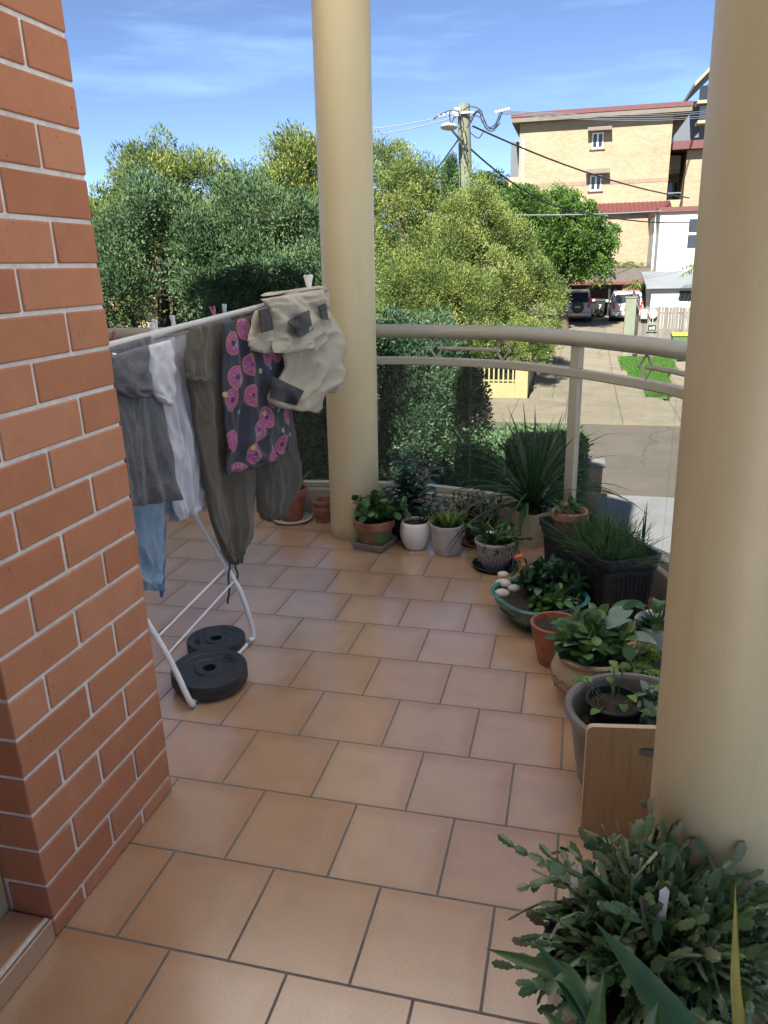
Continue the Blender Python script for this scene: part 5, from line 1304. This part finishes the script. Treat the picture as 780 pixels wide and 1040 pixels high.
M['gpost'] = plain('pale_green_paint', (.13,.15,.11), .6, .1, 3); q = at(641,305,34.0)
o = thing('fence_post', 'square pale green post at the corner of the paling fence', 'post', (q[0],34.0,gz(34)+.1)); b = MB(); b.box(q[0]-.22,q[0]+.22,33.85,34.2,gz(34)+.1,q[2]+.1); b.build('shaft', M['gpost'], o, bevel=.01); b = MB(); b.box(q[0]-.25,q[0]+.25,33.82,34.23,q[2]+.101,q[2]+.15); b.build('cap', M['gpost'], o)
# meter box and dial, plate on fence
q = at(658,319,34.27); o = thing('meter_box', 'small grey meter box and pale round lamp fixed to the paling fence', 'meter box', tuple(q)); b = MB(); b.box(q[0]-.30,q[0]-.02,34.08,34.27,q[2]-.2,q[2]+.2); b.build('case', M['traygrey'], o, bevel=.02)
b = MB(); b.tube([(q[0]+.2,34.28,q[2]),(q[0]+.2,34.1,q[2])],[.20,.17],20); b.build('lamp', M['beigeplanter'], o); b = MB(); b.box(q[0]-.24,q[0]-.08,34.07,34.079,q[2]-.1,q[2]+.08); b.build('window', M['tagwhite'], o)
q = at(662,333,34.27); o = thing('fence_plate', 'small dark number plate fixed low on the paling fence', 'sign', tuple(q)); b = MB(); b.box(q[0]-.22,q[0]+.22,34.22,34.27,q[2]-.16,q[2]+.2); b.build('panel', M['gpost'], o); b = MB(); b.box(q[0]-.16,q[0]+.16,34.205,34.219,q[2]-.10,q[2]+.12); b.build('face', M['blackplastic'], o)
b = MB(); b.box(q[0]-.10,q[0]-.02,34.195,34.204,q[2]-.05,q[2]+.03); b.box(q[0]+.03,q[0]+.11,34.195,34.204,q[2]-.05,q[2]+.05); b.build('markings', M['tagwhite'], o)
# bins
def wheelie_bin(x, y, z, label, body, lid, group=None, num=None):
    o = thing('wheelie_bin', label, 'bin', (x,y,z), group); vs = []
    b = MB()
    for (s, d, zz) in ((.22,.24,.06),(.29,.34,.92),(.31,.36,.93),(.31,.36,.97)): vs += [(x-s,y-d,z+zz),(x+s,y-d,z+zz),(x+s,y+d,z+zz),(x-s,y+d,z+zz)]
    fs = [(3,2,1,0),(12,13,14,15)]+[(k*4+j,k*4+(j+1)%4,k*4+4+(j+1)%4,k*4+4+j) for k in range(3) for j in range(4)]
    b.add(vs, fs); b.build('body', body, o, smooth=False, bevel=.012)
    b = MB(); b.extrude([(x-.32,y-.40,z+.975),(x-.32,y-.36,z+1.03),(x-.32,y+.1,z+1.07),(x-.32,y+.38,z+1.04),(x-.32,y+.40,z+.975)], (.64,0,0)); b.build('lid', lid, o, smooth=False, bevel=.015)
    b = MB(); b.tube([(x-.25,y+.42,z+.98),(x+.25,y+.42,z+.98)], .018, 8); b.build('handle', body, o)
    for s in (-1,1): b = MB(); b.tube([(x+s*.24,y+.24,z+.1),(x+s*.29,y+.24,z+.1)], .1, 14); b.build('wheel', M['blackplastic'], o)
    if num:
        me = text_mesh(num, .34, .004, 'numeral'); me.materials.append(M['tagwhite']); t = bpy.data.objects.new('numeral', me); COL.objects.link(t); t.parent = o; t.location = (.0,-.345,.60); t.rotation_euler = (R(94),0,0)
    return o
bing = plain('bin_green', (.07,.12,.035), .5, .1, 4); biny = plain('bin_yellow_lid', (.40,.30,.01), .45, .06, 4); bind = plain('bin_dark_green', (.016,.022,.02), .5, .1, 4); binr = plain('bin_red_lid', (.30,.03,.03), .5, .1, 4)
q = at(690,340,33.3); wheelie_bin(q[0],33.3,gz(33.3)+.11,'green wheelie bin with yellow lid against the paling fence', bing, biny)
q = at(600,315,48.6); wheelie_bin(q[0],48.8,gz(48.8)+.12,'dark bin with red lid in the carport beside the car with the spare wheel', bind, binr, 'bins in the carport')
q = at(609,315,48.6); wheelie_bin(q[0],48.6,gz(48.6)+.12,'dark bin marked with a white 7 in the carport between the cars', bind, bind, 'bins in the carport', '7')

# cars
M['silver'] = plain('silver_car_paint', (.33,.33,.335), .3, .03, 3, metal=.15); M['silver2'] = plain('pale_silver_car_paint', (.38,.39,.40), .28, .03, 3, metal=.15)
M['tail'] = plain('tail_lamp_red', (.42,.012,.012), .25, .1); M['trim'] = plain('black_trim', (.015,.015,.016), .5, .1); M['plateY'] = plain('yellow_number_plate', (.62,.48,.04), .5, .05); M['tyre'] = plain('tyre_rubber', (.02,.02,.02), .85, .1)
def car(c, W, L, H, paint, label, spare, tall):
    x, y, z = c; o = thing('parked_car', label, 'car', c, 'cars parked in front of the carport')
    # stations along the length (rear is at y): (dy, half width, list of (hw factor, height))
    b = MB(); hw = W/2; belt = H*.56
    def ring(dy, zb, zt, w, roofw, roofz):
        return [(-w*.93,dy,zb),(-w,dy,zb+.18),(-w,dy,belt-.12),(-w*.97,dy,belt),(-roofw,dy,roofz-.05),(-roofw*.86,dy,roofz),(roofw*.86,dy,roofz),(roofw,dy,roofz-.05),(w*.97,dy,belt),(w,dy,belt-.12),(w,dy,zb+.18),(w*.93,dy,zb)]
    g = .30
    st_ = [(-.0,.42,0,hw*.90,hw*.86,belt+.02),(.06,g,0,hw*.97,hw*.84,belt+.10),(.20 if tall else .34,g,0,hw,hw*.80,H-.06),(.55,g,0,hw,hw*.80,H),(L*.52,g,0,hw,hw*.80,H-.01),(L*.60,g,0,hw,hw*.80,H-.08),(L*.76,g,0,hw,hw*.90,belt+.06),(L*.95,g,0,hw*.95,hw*.86,belt-.10),(L,.42,0,hw*.84,hw*.78,belt-.2)]
    rings = []
    for (dy,zb,_z,w_,rw,rz) in st_:
        rg = ring(dy,zb,0,w_,rw,max(rz,belt-.2))
        if rz <= belt+.12: rg = [(px_,py_,min(pz_,rz)) for (px_,py_,pz_) in rg]
        rings.append(rg)
    vs = [(x+p[0],y+p[1],z+p[2]) for rg in rings for p in rg]; n_ = 12
    fs = [list(range(n_))[::-1], [(len(rings)-1)*n_+j for j in range(n_)]]+[(i*n_+j, i*n_+(j+1)%n_, (i+1)*n_+(j+1)%n_, (i+1)*n_+j) for i in range(len(rings)-1) for j in range(n_)]
    b.add(vs, fs); b.build('body', paint, o, ang=35, bevel=.02)
    ry = .13 if tall else .20   # rear window follows the hatch slope
    dyt = (.20 if tall else .34)
    def hat(zz):  # y on hatch at height zz
        t = (zz-(belt+.10))/(H-.06-belt-.10); return y+.06+t*(dyt-.06)
    b = MB(); z0, z1 = belt+.14, H-.13; w0, w1 = hw*.76, hw*.68
    b.extrude([(x-w0,hat(z0)-.025,z+z0),(x+w0,hat(z0)-.025,z+z0),(x+w1,hat(z1)-.025,z+z1),(x-w1,hat(z1)-.025,z+z1)], (0,.03,0)); b.build('rear_window', M['win'], o, smooth=False)
    b = MB(); b.box(x-hw*.93,x+hw*.93,y-.12,y+.10,z+.36,z+.60); b.build('bumper', paint if tall else paint, o, bevel=.05)
    b = MB(); b.box(x-hw*.80,x+hw*.80,y-.10,y+.1,z+.26,z+.355); b.build('bumper_trim', M['trim'], o, bevel=.02)
    for s in (-1,1):
        b = MB(); zz0, zz1 = (belt-.18, H-.35) if tall else (belt-.22, belt+.18)
        b.box(x+s*hw*.79-.075,x+s*hw*.79+.075,y-.022,y+.06,z+zz0,z+belt+.03); b.box(x+s*hw*.83-.05,x+s*hw*.83+.05,y+.025,y+.12,z+belt+.03,z+zz1); b.build('tail_light', M['tail'], o, smooth=False, bevel=.015)
        b = MB(); b.box(x+s*(hw+.02)-.0+(-.0 if s > 0 else -.2),x+s*(hw+.02)+(.2 if s > 0 else 0),y+L*.66,y+L*.66+.1,z+belt+.02,z+belt+.18); b.build('door_mirror', paint, o, bevel=.03)
        b = MB(); b.extrude([(x+s*hw*.985,y+.55,z+belt+.03),(x+s*hw*.985,y+L*.70,z+belt+.03),(x+s*hw*.86,y+L*.58,z+H-.14),(x+s*hw*.86,y+.62,z+H-.14)], (s*.012,0,0)); b.build('side_window', M['win'], o, smooth=False)
        b = MB(); b.tube([(x+s*hw*.70,y+.45,z+H+.035),(x+s*hw*.70,y+.6,z+H+.05),(x+s*hw*.70,y+L*.5,z+H+.05)], .018, 8); b.build('roof_rail', M['steel'], o)
        for wy in (.75, L-.85):
            b = MB(); b.tube([(x+s*(hw-.19),y+wy,z+.33),(x+s*(hw+.012),y+wy,z+.33)], .33, 28); wo = b.build('wheel', M['tyre'], o); b = MB(); b.tube([(x+s*(hw+.010),y+wy,z+.33),(x+s*(hw+.022),y+wy,z+.33)], .20, 20); b.build('rim', M['steel'], wo)
    b = MB(); zpl = .50 if spare else belt-.12; b.box(x-.19,x+.19,y-(.145 if spare else .045),y-(.122 if spare else .022),z+zpl-.07,z+zpl+.07); b.build('number_plate', M['plateY'], o, smooth=False)
    if spare:
        b = MB(); sx_ = x+.10; zz = z+.90; b.tube([(sx_,y+.02,zz),(sx_,y-.18,zz),(sx_,y-.22,zz)], [.35,.35,.30], 32); so_ = b.build('spare_wheel', M['trim'], o); b = MB(); b.tube([(sx_,y-.221,zz),(sx_,y-.23,zz)], .235, 28); b.build('cover', M['blackplastic'], so_)
        b = MB(); b.box(sx_-.16,sx_+.16,y-.24,y-.231,zz-.02,zz+.04); b.build('cover_badge', M['steel'], so_, smooth=False)
    b = MB(); b.box(x-.22,x+.22,y+dyt-.02,y+dyt+.12,z+H-.05,z+H-.005); b.build('brake_light' if not spare else 'spoiler', M['tail'] if not spare else paint, o, bevel=.01)
    return o
q = at(584,329,46); car((q[0],45.6,gz(45.6)+.112), 1.82, 4.2, 1.82, M['silver'], 'silver off-roader with a spare wheel on its tailgate in front of the carport', True, True)
q = at(633,328,46); car((q[0]+.15,45.9,gz(45.9)+.112), 1.86, 4.5, 1.68, M['silver2'], 'pale silver people carrier parked at the right in front of the carport', False, False)

# carport
M['rooftin'] = plain('weathered_tin_roof', (.10,.088,.078), .7, .2, 3); M['dkwall'] = plain('dim_rendered_wall', (.28,.24,.19), .9, .12, 2)
cpz = at(620,287,49.0)[2]; cx0, cx1 = at(572,290,49)[0], at(668,290,49)[0]; gzc = gz(50)
o = thing('carport', 'low open carport with tin roof and red gutter behind the cars', 'carport', ((cx0+cx1)/2,51,gzc))
b = MB(); b.extrude([(cx0-.4,48.9,cpz),(cx0-.4,48.9,cpz+.10),(cx0-.4,55.5,cpz+.75),(cx0-.4,55.5,cpz+.62)], (cx1-cx0+.8,0,0))
n_ = 40
for k in range(n_): x = cx0-.35+(cx1-cx0+.7)*k/(n_-1); b.tube([(x,48.92,cpz+.10),(x,55.4,cpz+.75)], .035, 6)
b.build('roof', M['rooftin'], o, smooth=False)
b = MB(); b.box(cx0-.45,cx1+.45,48.72,48.895,cpz-.12,cpz+.10); b.build('gutter', M['redtrim'], o, bevel=.02)
b = MB(); b.box(cx0-.3,cx1+.3,55.0,55.2,gzc,cpz+.6); b.box(cx0-.3,cx0-.1,49.5,55,gzc,cpz+.1); b.box(cx1+.1,cx1+.3,49.5,55,gzc,cpz+.1); b.build('wall', M['dkwall'], o, smooth=False)
for t in (.05,.5,.95):
    x = cx0+(cx1-cx0)*t; b = MB(); b.box(x-.06,x+.06,49.0,49.12,gz(49),cpz-.121); b.build('post', M['trim'], o, smooth=False)

# blond brick flats
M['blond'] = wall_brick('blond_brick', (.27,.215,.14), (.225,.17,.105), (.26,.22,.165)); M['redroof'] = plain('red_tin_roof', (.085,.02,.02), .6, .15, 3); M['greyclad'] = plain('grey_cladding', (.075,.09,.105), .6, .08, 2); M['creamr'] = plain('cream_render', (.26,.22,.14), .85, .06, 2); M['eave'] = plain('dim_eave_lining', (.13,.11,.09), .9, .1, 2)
M['orange'] = plain('orange_cladding', (.20,.065,.035), .7, .1, 2); M['rubble'] = plain('rubble_wall', (.20,.16,.12), .95, .35, 4, .6, 12); M['hooddark'] = plain('dark_brown_hood', (.12,.10,.085), .9, .1)
fl = thing('brick_flats', 'three-storey blond brick block of flats with red roof edge beyond the carport', 'building', (1.4,66,gz(62)))
YB = 62.0; xL, xR = at(526,200,YB)[0], at(677,200,YB)[0]; zT = at(600,121,YB)[2]
b = MB(); b.box(xL,xR,YB,YB+16,gz(62)+1.5,zT); b.build('wall', M['blond'], fl, smooth=False)
b = MB(); bz = at(600,186,YB)[2]; b.box(xL-.01,xR+.01,YB-.02,YB+15.9,bz-.14,bz+.14); b.build('brick_band', plain('dark_brick_band', (.19,.14,.10), .9, .15, 4), fl, smooth=False)
b = MB(); b.box(xL-.6,xR+1.2,YB-.75,YB+17,zT+.32,zT+.62); b.build('roof', M['redroof'], fl, smooth=False)
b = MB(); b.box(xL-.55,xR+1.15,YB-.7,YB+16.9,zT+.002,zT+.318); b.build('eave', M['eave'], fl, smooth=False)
for (px, py) in ((607,143),(605,186)):
    q = at(px,py,YB); w_, h_ = .40, .54
    b = MB(); b.box(q[0]-w_,q[0]+w_,YB-.03,YB+.1,q[2]-h_,q[2]+h_); fo = b.build('window', M['white'], fl, smooth=False)
    for s in (-1,1): b = MB(); b.box(q[0]+s*.19-.13,q[0]+s*.19+.13,YB-.045,YB-.031,q[2]-h_+.12,q[2]+h_-.1); b.build('pane', M['win'], fo, smooth=False)
    b = MB(); b.extrude([(q[0]-.75,YB-.001,q[2]+h_+.45),(q[0]-.75,YB-.75,q[2]+h_+.12),(q[0]-.75,YB-.75,q[2]+h_+.05),(q[0]-.75,YB-.001,q[2]+h_+.36)], (1.7,0,0)); b.build('window_hood', M['hooddark'], fl, smooth=False)  # window hoods in plain dark brown
    b = MB(); b.box(q[0]-.55,q[0]+.55,YB-.08,YB-.001,q[2]-h_-.10,q[2]-h_-.01); b.build('sill', M['redroof'], fl, smooth=False)
q = at(531,175,YB); b = MB(); b.tube([(q[0],YB-.08,gz(62)+3),(q[0],YB-.08,q[2]+2.2)], .09, 8); b.build('downpipe', M['white'], fl)
# lower front wing with red skillion
ya = 60.0; x0, x1 = at(590,220,ya)[0], at(673,220,ya)[0]; zr = at(630,217,ya)[2]
b = MB(); b.extrude([(x0-.3,ya-.4,zr),(x0-.3,ya-.4,zr+.12),(x0-.3,YB-.003,zr+.85),(x0-.3,YB-.003,zr+.7)], (x1-x0+.9,0,0))
for k in range(22): x = x0-.2+(x1-x0+.7)*k/21; b.tube([(x,ya-.38,zr+.12),(x,YB-.02,zr+.85)], .05, 6)
b.build('wing_roof', M['redroof'], fl, smooth=False)
b = MB(); b.box(x0,x1,ya,YB-.004,gz(60)+2.4,zr-.003); b.build('wing_wall', M['blond'], fl, smooth=False)
b = MB(); b.box(x0-.3,x1+.2,ya-.25,YB-.006,gz(60)-.5,gz(60)+2.397); b.build('rubble_base', M['rubble'], fl, smooth=False)
# left grey edge and right-hand recess with balconies
b = MB(); qa = at(520,150,YB+3)[0]; b.box(qa,xL-.012,YB+2.2,YB+12,gz(62),at(520,146,YB+3)[2]); b.build('side_cladding', M['greyclad'], fl, smooth=False)
b = MB(); z_a, z_b = at(520,196,YB+2)[2], at(520,180,YB+2)[2]; b.box(qa-.1,xL-.013,YB+2.0,YB+12.1,z_a,z_b); b.build('side_band', M['creamr'], fl, smooth=False)
rx1 = at(706,200,YB+4)[0]; b = MB(); b.box(xR+.012,rx1+.9,YB+5,YB+14,gz(62),zT-1.6); b.build('stair_wall', M['creamr'], fl, smooth=False)
b = MB(); b.box(at(694,200,YB+1)[0],at(735,200,YB+1)[0],YB+1,YB+14.2,gz(62),at(700,152,YB+1)[2]); b.build('right_wing', M['blond'], fl, smooth=False)
b = MB(); q = at(692,148,YB+.5); b.box(q[0]-.6,at(740,150,YB)[0],YB+.3,YB+14.4,q[2]-.25,q[2]+.3); b.build('wing_roof', M['redroof'], fl, smooth=False)
for (py0, py1) in ((158,173),(203,213)):
    za, zb = at(684,py1,YB+2.5)[2], at(684,py0,YB+2.5)[2]; xr_ = at(693,py1,YB+1)[0]-.02
    b = MB(); b.box(xR+.013,xr_,YB+2.4,YB+2.55,za,zb); bo = b.build('balcony_front', M['creamr'], fl, smooth=False)
    b = MB(); b.box(xR+.02,xr_-.01,YB+2.45,YB+2.5,zb+.45,zb+.52); b.build('balcony_rail', M['steel'], bo, smooth=False)
    b = MB(); b.box(xR+.014,xr_,YB+2.56,YB+4.99,za-.2,za); b.build('balcony_slab', M['creamr'], fl, smooth=False)
    b = MB(); xm = (xR+xr_)/2; b.box(xm-.1,xr_-.1,YB+4.93,YB+4.99,za+.1,za+2.1); b.build('balcony_door', M['win'], fl, smooth=False)
# modern block behind
YM = 80; mb_ = thing('modern_block', 'modern grey apartment block with orange panels above the right-hand flats', 'building', (12,86,0))
b = MB(); x0, x1 = at(686,120,YM)[0], at(760,120,YM)[0]; b.box(x0,x1,YM,YM+12,0,at(690,104,YM)[2]); b.build('grey_wall', M['greyclad'], mb_, smooth=False)
b = MB(); xq = at(716,100,YM-2)[0]; b.box(xq,x1,YM-2.5,YM-.01,3,at(714,92,YM)[2]); b.build('front_wing', M['greyclad'], mb_, smooth=False)
b = MB(); b.extrude([(at(704,90,YM-3)[0],YM-4,at(704,90,YM-3)[2]),(x1,YM-4,at(702,88,YM-3)[2]+5.0),(x1,YM-4,at(702,88,YM-3)[2]+5.35),(at(704,90,YM-3)[0],YM-4,at(704,90,YM-3)[2]+.3)], (0,10,0)); b.build('roof_blade', M['creamr'], mb_, smooth=False)
for py in (95,140,): 
    z1_ = at(714,py,YM-2.7)[2]; b = MB(); b.box(xq+.2,xq+.75,YM-2.7,YM-2.51,z1_-1.6,z1_+1.8); b.build('orange_panel', M['orange'], mb_, smooth=False)
for py in (105,125):
    z1_ = at(700,py,YM-3)[2]; b = MB(); b.box(at(708,py,YM-4)[0],x1,YM-4.2,YM-2.51,z1_-.25,z1_); b.build('balcony_slab', M['creamr'], mb_, smooth=False)
    b = MB(); b.box(at(708,py,YM-4)[0]+.1,x1,YM-4.15,YM-4.1,z1_+.002,z1_+1.1); b.build('balcony_glass', M['win'], mb_, smooth=False)
# white house
YW = 52; wh = thing('white_house', 'white rendered house with a sash window beside the paling fence', 'house', (9,55,gz(52)))
x0 = at(669,240,YW)[0]; zt = at(690,215,YW)[2]; b = MB(); b.box(x0,x0+8,YW,YW+9,gz(52)-.3,zt); b.build('wall', M['whitewall'], wh, smooth=False)
b = MB(); b.box(x0-.15,x0+8.1,YW-.2,YW+9.1,zt+.002,zt+.28); b.build('roof_trim', M['redtrim'], wh, smooth=False)
q = at(705,237,YW); b = MB(); b.box(q[0]-.45,q[0]+.55,YW-.04,YW+.1,q[2]-1.0,q[2]+.95); fo = b.build('window', M['white'], wh, smooth=False)
for zz in (-.46,.46): b = MB(); b.box(q[0]-.36,q[0]+.46,YW-.055,YW-.041,q[2]+zz-.40,q[2]+zz+.38); b.build('pane', M['win'], fo, smooth=False)
b = MB(); q = at(672,240,YW); b.tube([(x0-.08,YW+2.0,gz(52)),(x0-.08,YW+2.0,zt)], .06, 8); b.build('downpipe', M['white'], wh)
# shed roof
YS = 43; q0 = at(662,293,YS); sh_ = thing('shed', 'low shed with a pale metal roof behind the paling fence', 'shed', (q0[0]+2.5,45,gz(43)))
b = MB(); b.extrude([(q0[0]-.3,YS-.3,q0[2]),(q0[0]-.3,YS-.3,q0[2]+.12),(q0[0]-.3,YS+4.5,q0[2]+.80),(q0[0]-.3,YS+4.5,q0[2]+.68)], (6,0,0)); b.build('roof', plain('pale_metal_roof', (.17,.185,.20), .55, .08, 2), sh_, smooth=False)
b = MB(); b.box(q0[0],q0[0]+5.5,YS,YS+4.2,gz(43)-.2,q0[2]-.004); b.build('wall', M['whitewall'], sh_, smooth=False); b = MB(); b.box(q0[0]+1.4,q0[0]+4,YS-.03,YS+.05,q0[2]-.65,q0[2]-.15); b.build('window', M['win'], sh_, smooth=False)
b = MB(); b.box(q0[0]-1.2,q0[0]-.2,49.0,49.2,gz(49)-.1,q0[2]+.3); o = b.build('yard_wall', M['orange'], smooth=False); tag(o, 'short orange brick wall between carport and shed', 'wall')
# palm fronds
def palm(name, label, c, h, n, L_, mat, seed, sp=1.0):
    o = thing(name, label, 'plant', c); b = MB(); rr = random.Random(seed); t = MB(); t.tube([c,(c[0],c[1],c[2]+h)], [.10,.07], 8); t.build('trunk', M['bark'], o)
    for k in range(n):
        a = rr.uniform(0,6.28); d = Vector((math.cos(a)*sp, math.sin(a)*sp, rr.uniform(.3,1.2))).normalized(); p = Vector((c[0],c[1],c[2]+h)); pts = []
        for i in range(9): pts.append(p.copy()); p = p+d*L_/8; d = (d-Zv*.17).normalized()
        b.tube(pts, .012, 4, tone=.5)
        for i in range(1,9):
            sd = d.cross(Zv).normalized()
            for s in (-1,1): leaf(b, pts[i], sd*s+d*.7+rv()*.15, L_*.26, L_*.045, .6, .2, rr.random(), 'lance', 3)
    b.build('fronds', mat, o, ang=180); return o
q = at(715,292,41); palm('palm', 'small palm with drooping fronds in front of the white house', (q[0]+.3,41,gz(41)), 3.1, 16, 1.5, M['t_bright'], 5)
q = at(652,280,49.5); palm('palm', 'low yellow-green palm by the carport gutter', (q[0],48.3,gz(48.3)), 1.9, 14, 1.1, M['t_con'], 6)
for i, (px, lb) in enumerate(((629,'spiky pale plant on the bank above the carport, left of two'),(653,'spiky pale plant on the bank above the carport, right of two'))):
    q = at(px,268,57.5); palm('yucca', lb, (q[0],57.5,q[2]-1.0), .5, 26, 1.4, M['t_far'], 8+i, .8)

# orange roofed house glimpsed through the left trees; small red roof right
M['otile'] = plain('orange_roof_tiles', (.26,.105,.055), .8, .25, 3, .5, 8)
def hip_house(label, x, y, w_, d_, z0, zw, zr_, mat):
    o = thing('house', label, 'house', (x,y,z0)); b = MB(); b.box(x-w_/2,x+w_/2,y-d_/2,y+d_/2,z0,zw); b.build('wall', M['creamr'], o, smooth=False)
    b = MB(); e = .5; vs = [(x-w_/2-e,y-d_/2-e,zw),(x+w_/2+e,y-d_/2-e,zw),(x+w_/2+e,y+d_/2+e,zw),(x-w_/2-e,y+d_/2+e,zw),(x-w_/2+d_/2,y,zr_),(x+w_/2-d_/2,y,zr_)]
    b.add(vs, [(0,1,5,4),(1,2,5),(2,3,4,5),(3,0,4),(3,2,1,0)]); b.build('roof', mat, o, smooth=False)
    for s in (-.25,.25): b = MB(); b.box(x+w_*s-.6,x+w_*s+.6,y-d_/2-.03,y-d_/2+.02,zw-1.7,zw-.5); b.build('window', M['win'], o, smooth=False)
q = at(165,275,30); hip_house('house with an orange tiled roof glimpsed through the left trees', q[0]-2, 34, 13, 8, gz(34), q[2]-1.6, q[2]+.7, M['otile'])
q = at(491,203,74); hip_house('distant pale house with a red roof below the power pole', q[0], 78, 5, 4, gz(70), q[2]-.2, q[2]+.5, M['redroof'])

# ------------------------------------------------------------------ power pole and wires
YP = 31.5; pt = at(471,106,YP); M['pole'] = plain('weathered_green_pole', (.135,.15,.10), .9, .25, 4, .5, 30, stretch=(3,3,.4)); M['cable'] = plain('black_cable', (.02,.02,.022), .6, .1)
px0 = float(at(474,200,YP)[0])
pole = thing('power_pole', 'tall timber power pole with a street lamp arm and looped cables', 'power pole', (px0,YP,gz(YP)))
b = MB(); b.tube([(px0,YP,gz(YP)-.2),(px0-.01,YP,3.5),(float(pt[0]),YP,float(pt[2]))], [.33,.27,.235], 18); b.build('shaft', M['pole'], pole)
def pp3(px, py, dy=0): p = at(px,py,YP+dy); return Vector(p)
b = MB(); b.tube([pp3(474,150,-.3), pp3(463,137,-.7), pp3(458,131,-1.0)], [.05,.045,.04], 8); arm = b.build('lamp_arm', M['steel'], pole)
b = MB(); q = pp3(456,129,-1.0); b.lathe([(.05,-.12),(.26,-.06),(.30,0),(.22,.09),(.05,.12)], tuple(q), 18, sx=1.1, sy=1.6); b.build('lamp_head', M['greypot'], arm)
b = MB(); q = pp3(465,115,-.3); b.box(q.x-.12,q.x+.12,q.y-.1,q.y+.1,q.z-.12,q.z+.2); b.box(px0-.55,px0+.3,YP-.36,YP-.28,q.z-.04,q.z+.04); b.build('crossarm', M['steel'], pole)
def loops(b, pts, r): b.tube(catmull([np.array(p) for p in pts], 8), r, 6)
b = MB()
for k, ls in enumerate(([(470,112),(478,108),(488,112),(493,125),(500,131),(507,122),(510,112)], [(478,125),(484,114),(490,118),(496,129),(503,126),(508,114)], [(476,122),(486,112),(490,124),(499,133),(508,125)], [(466,112),(467,125),(470,140),(474,155)], [(478,135),(486,140),(492,132)], [(462,118),(458,125),(456,112)], [(474,130),(482,118),(489,121),(494,131),(502,132),(509,116)], [(469,118),(471,130),(468,142),(473,160),(476,170)], [(440,121),(448,116),(458,112),(466,113)])):
    loops(b, [pp3(x,y,-.35-.05*k) for x,y in ls], .024)
b.build('cable_loops', M['cable'], pole)
b = MB(); q = pp3(510,113,-.4)
for s in range(5): b.tube([pp3(503+s*3.2,113-s*.8,-.4), pp3(504.5+s*3.2,114.5-s*.8,-.4)], .045, 8)
for s in range(4): b.tube([pp3(445+s*5,117-s*1.4,-.35), pp3(446.5+s*5,118.5-s*1.4,-.35)], .045, 8)
b.build('insulators', M['whitepot'], pole)
def wire(pts, r, label, mat=None, sag=.0, grp='overhead wires'):
    P_ = [Vector(p) for p in pts]; out = []
    for i in range(len(P_)-1):
        for k in range(14): t = k/14; q = P_[i].lerp(P_[i+1], t); q.z -= sag*4*t*(1-t); out.append(q)
    out.append(P_[-1]); b = MB(); b.tube(out, r, 6); o = b.build('overhead_wire', mat or M['cable']); tag(o, label, 'wire', grp); return o
thin = plain('thin_grey_wire', (.25,.27,.30), .6, .1)
for i, (pyL, pyR, nm) in enumerate(((128,111,'uppermost'),(131,113,'second'),(134,116,'third'),(137,118,'lowest'))):
    wire([at(510,112+i*1.2,YP-.3), at(735,pyR-1,70)], .016, f'thin wire running right from the power pole over the flats, {nm} of four', thin, .3)
for i, (y0, y1, nm) in enumerate(((118,131,'upper'),(122,138,'lower'))):
    wire([at(463,y0-3,YP-.3), at(340,y1,40)], .02, f'thin wire running left from the power pole, {nm} of two', thin, .2)
    wire([at(340,y1+2,40), at(95,208+i*8,75)], .02, f'thin wire crossing the sky over the left trees, {nm} of two', thin, .3)
wire([at(480,128,YP-.3), at(700,201,45)], .034, 'upper black service cable sloping from the pole across the flats', sag=.35)
wire([at(464,138,YP-.6), at(560,208,37), at(700,226,45)], .034, 'lower black service cable sloping from the lamp arm to the white house', sag=.25)
wire([at(466,141,YP-.3), at(438,180,27)], .03, 'short black stay cable slanting down left from the lamp arm')
wire([at(480,218,30), at(672,214,48)], .03, 'pale grey wire level across the round green tree', thin, .1)
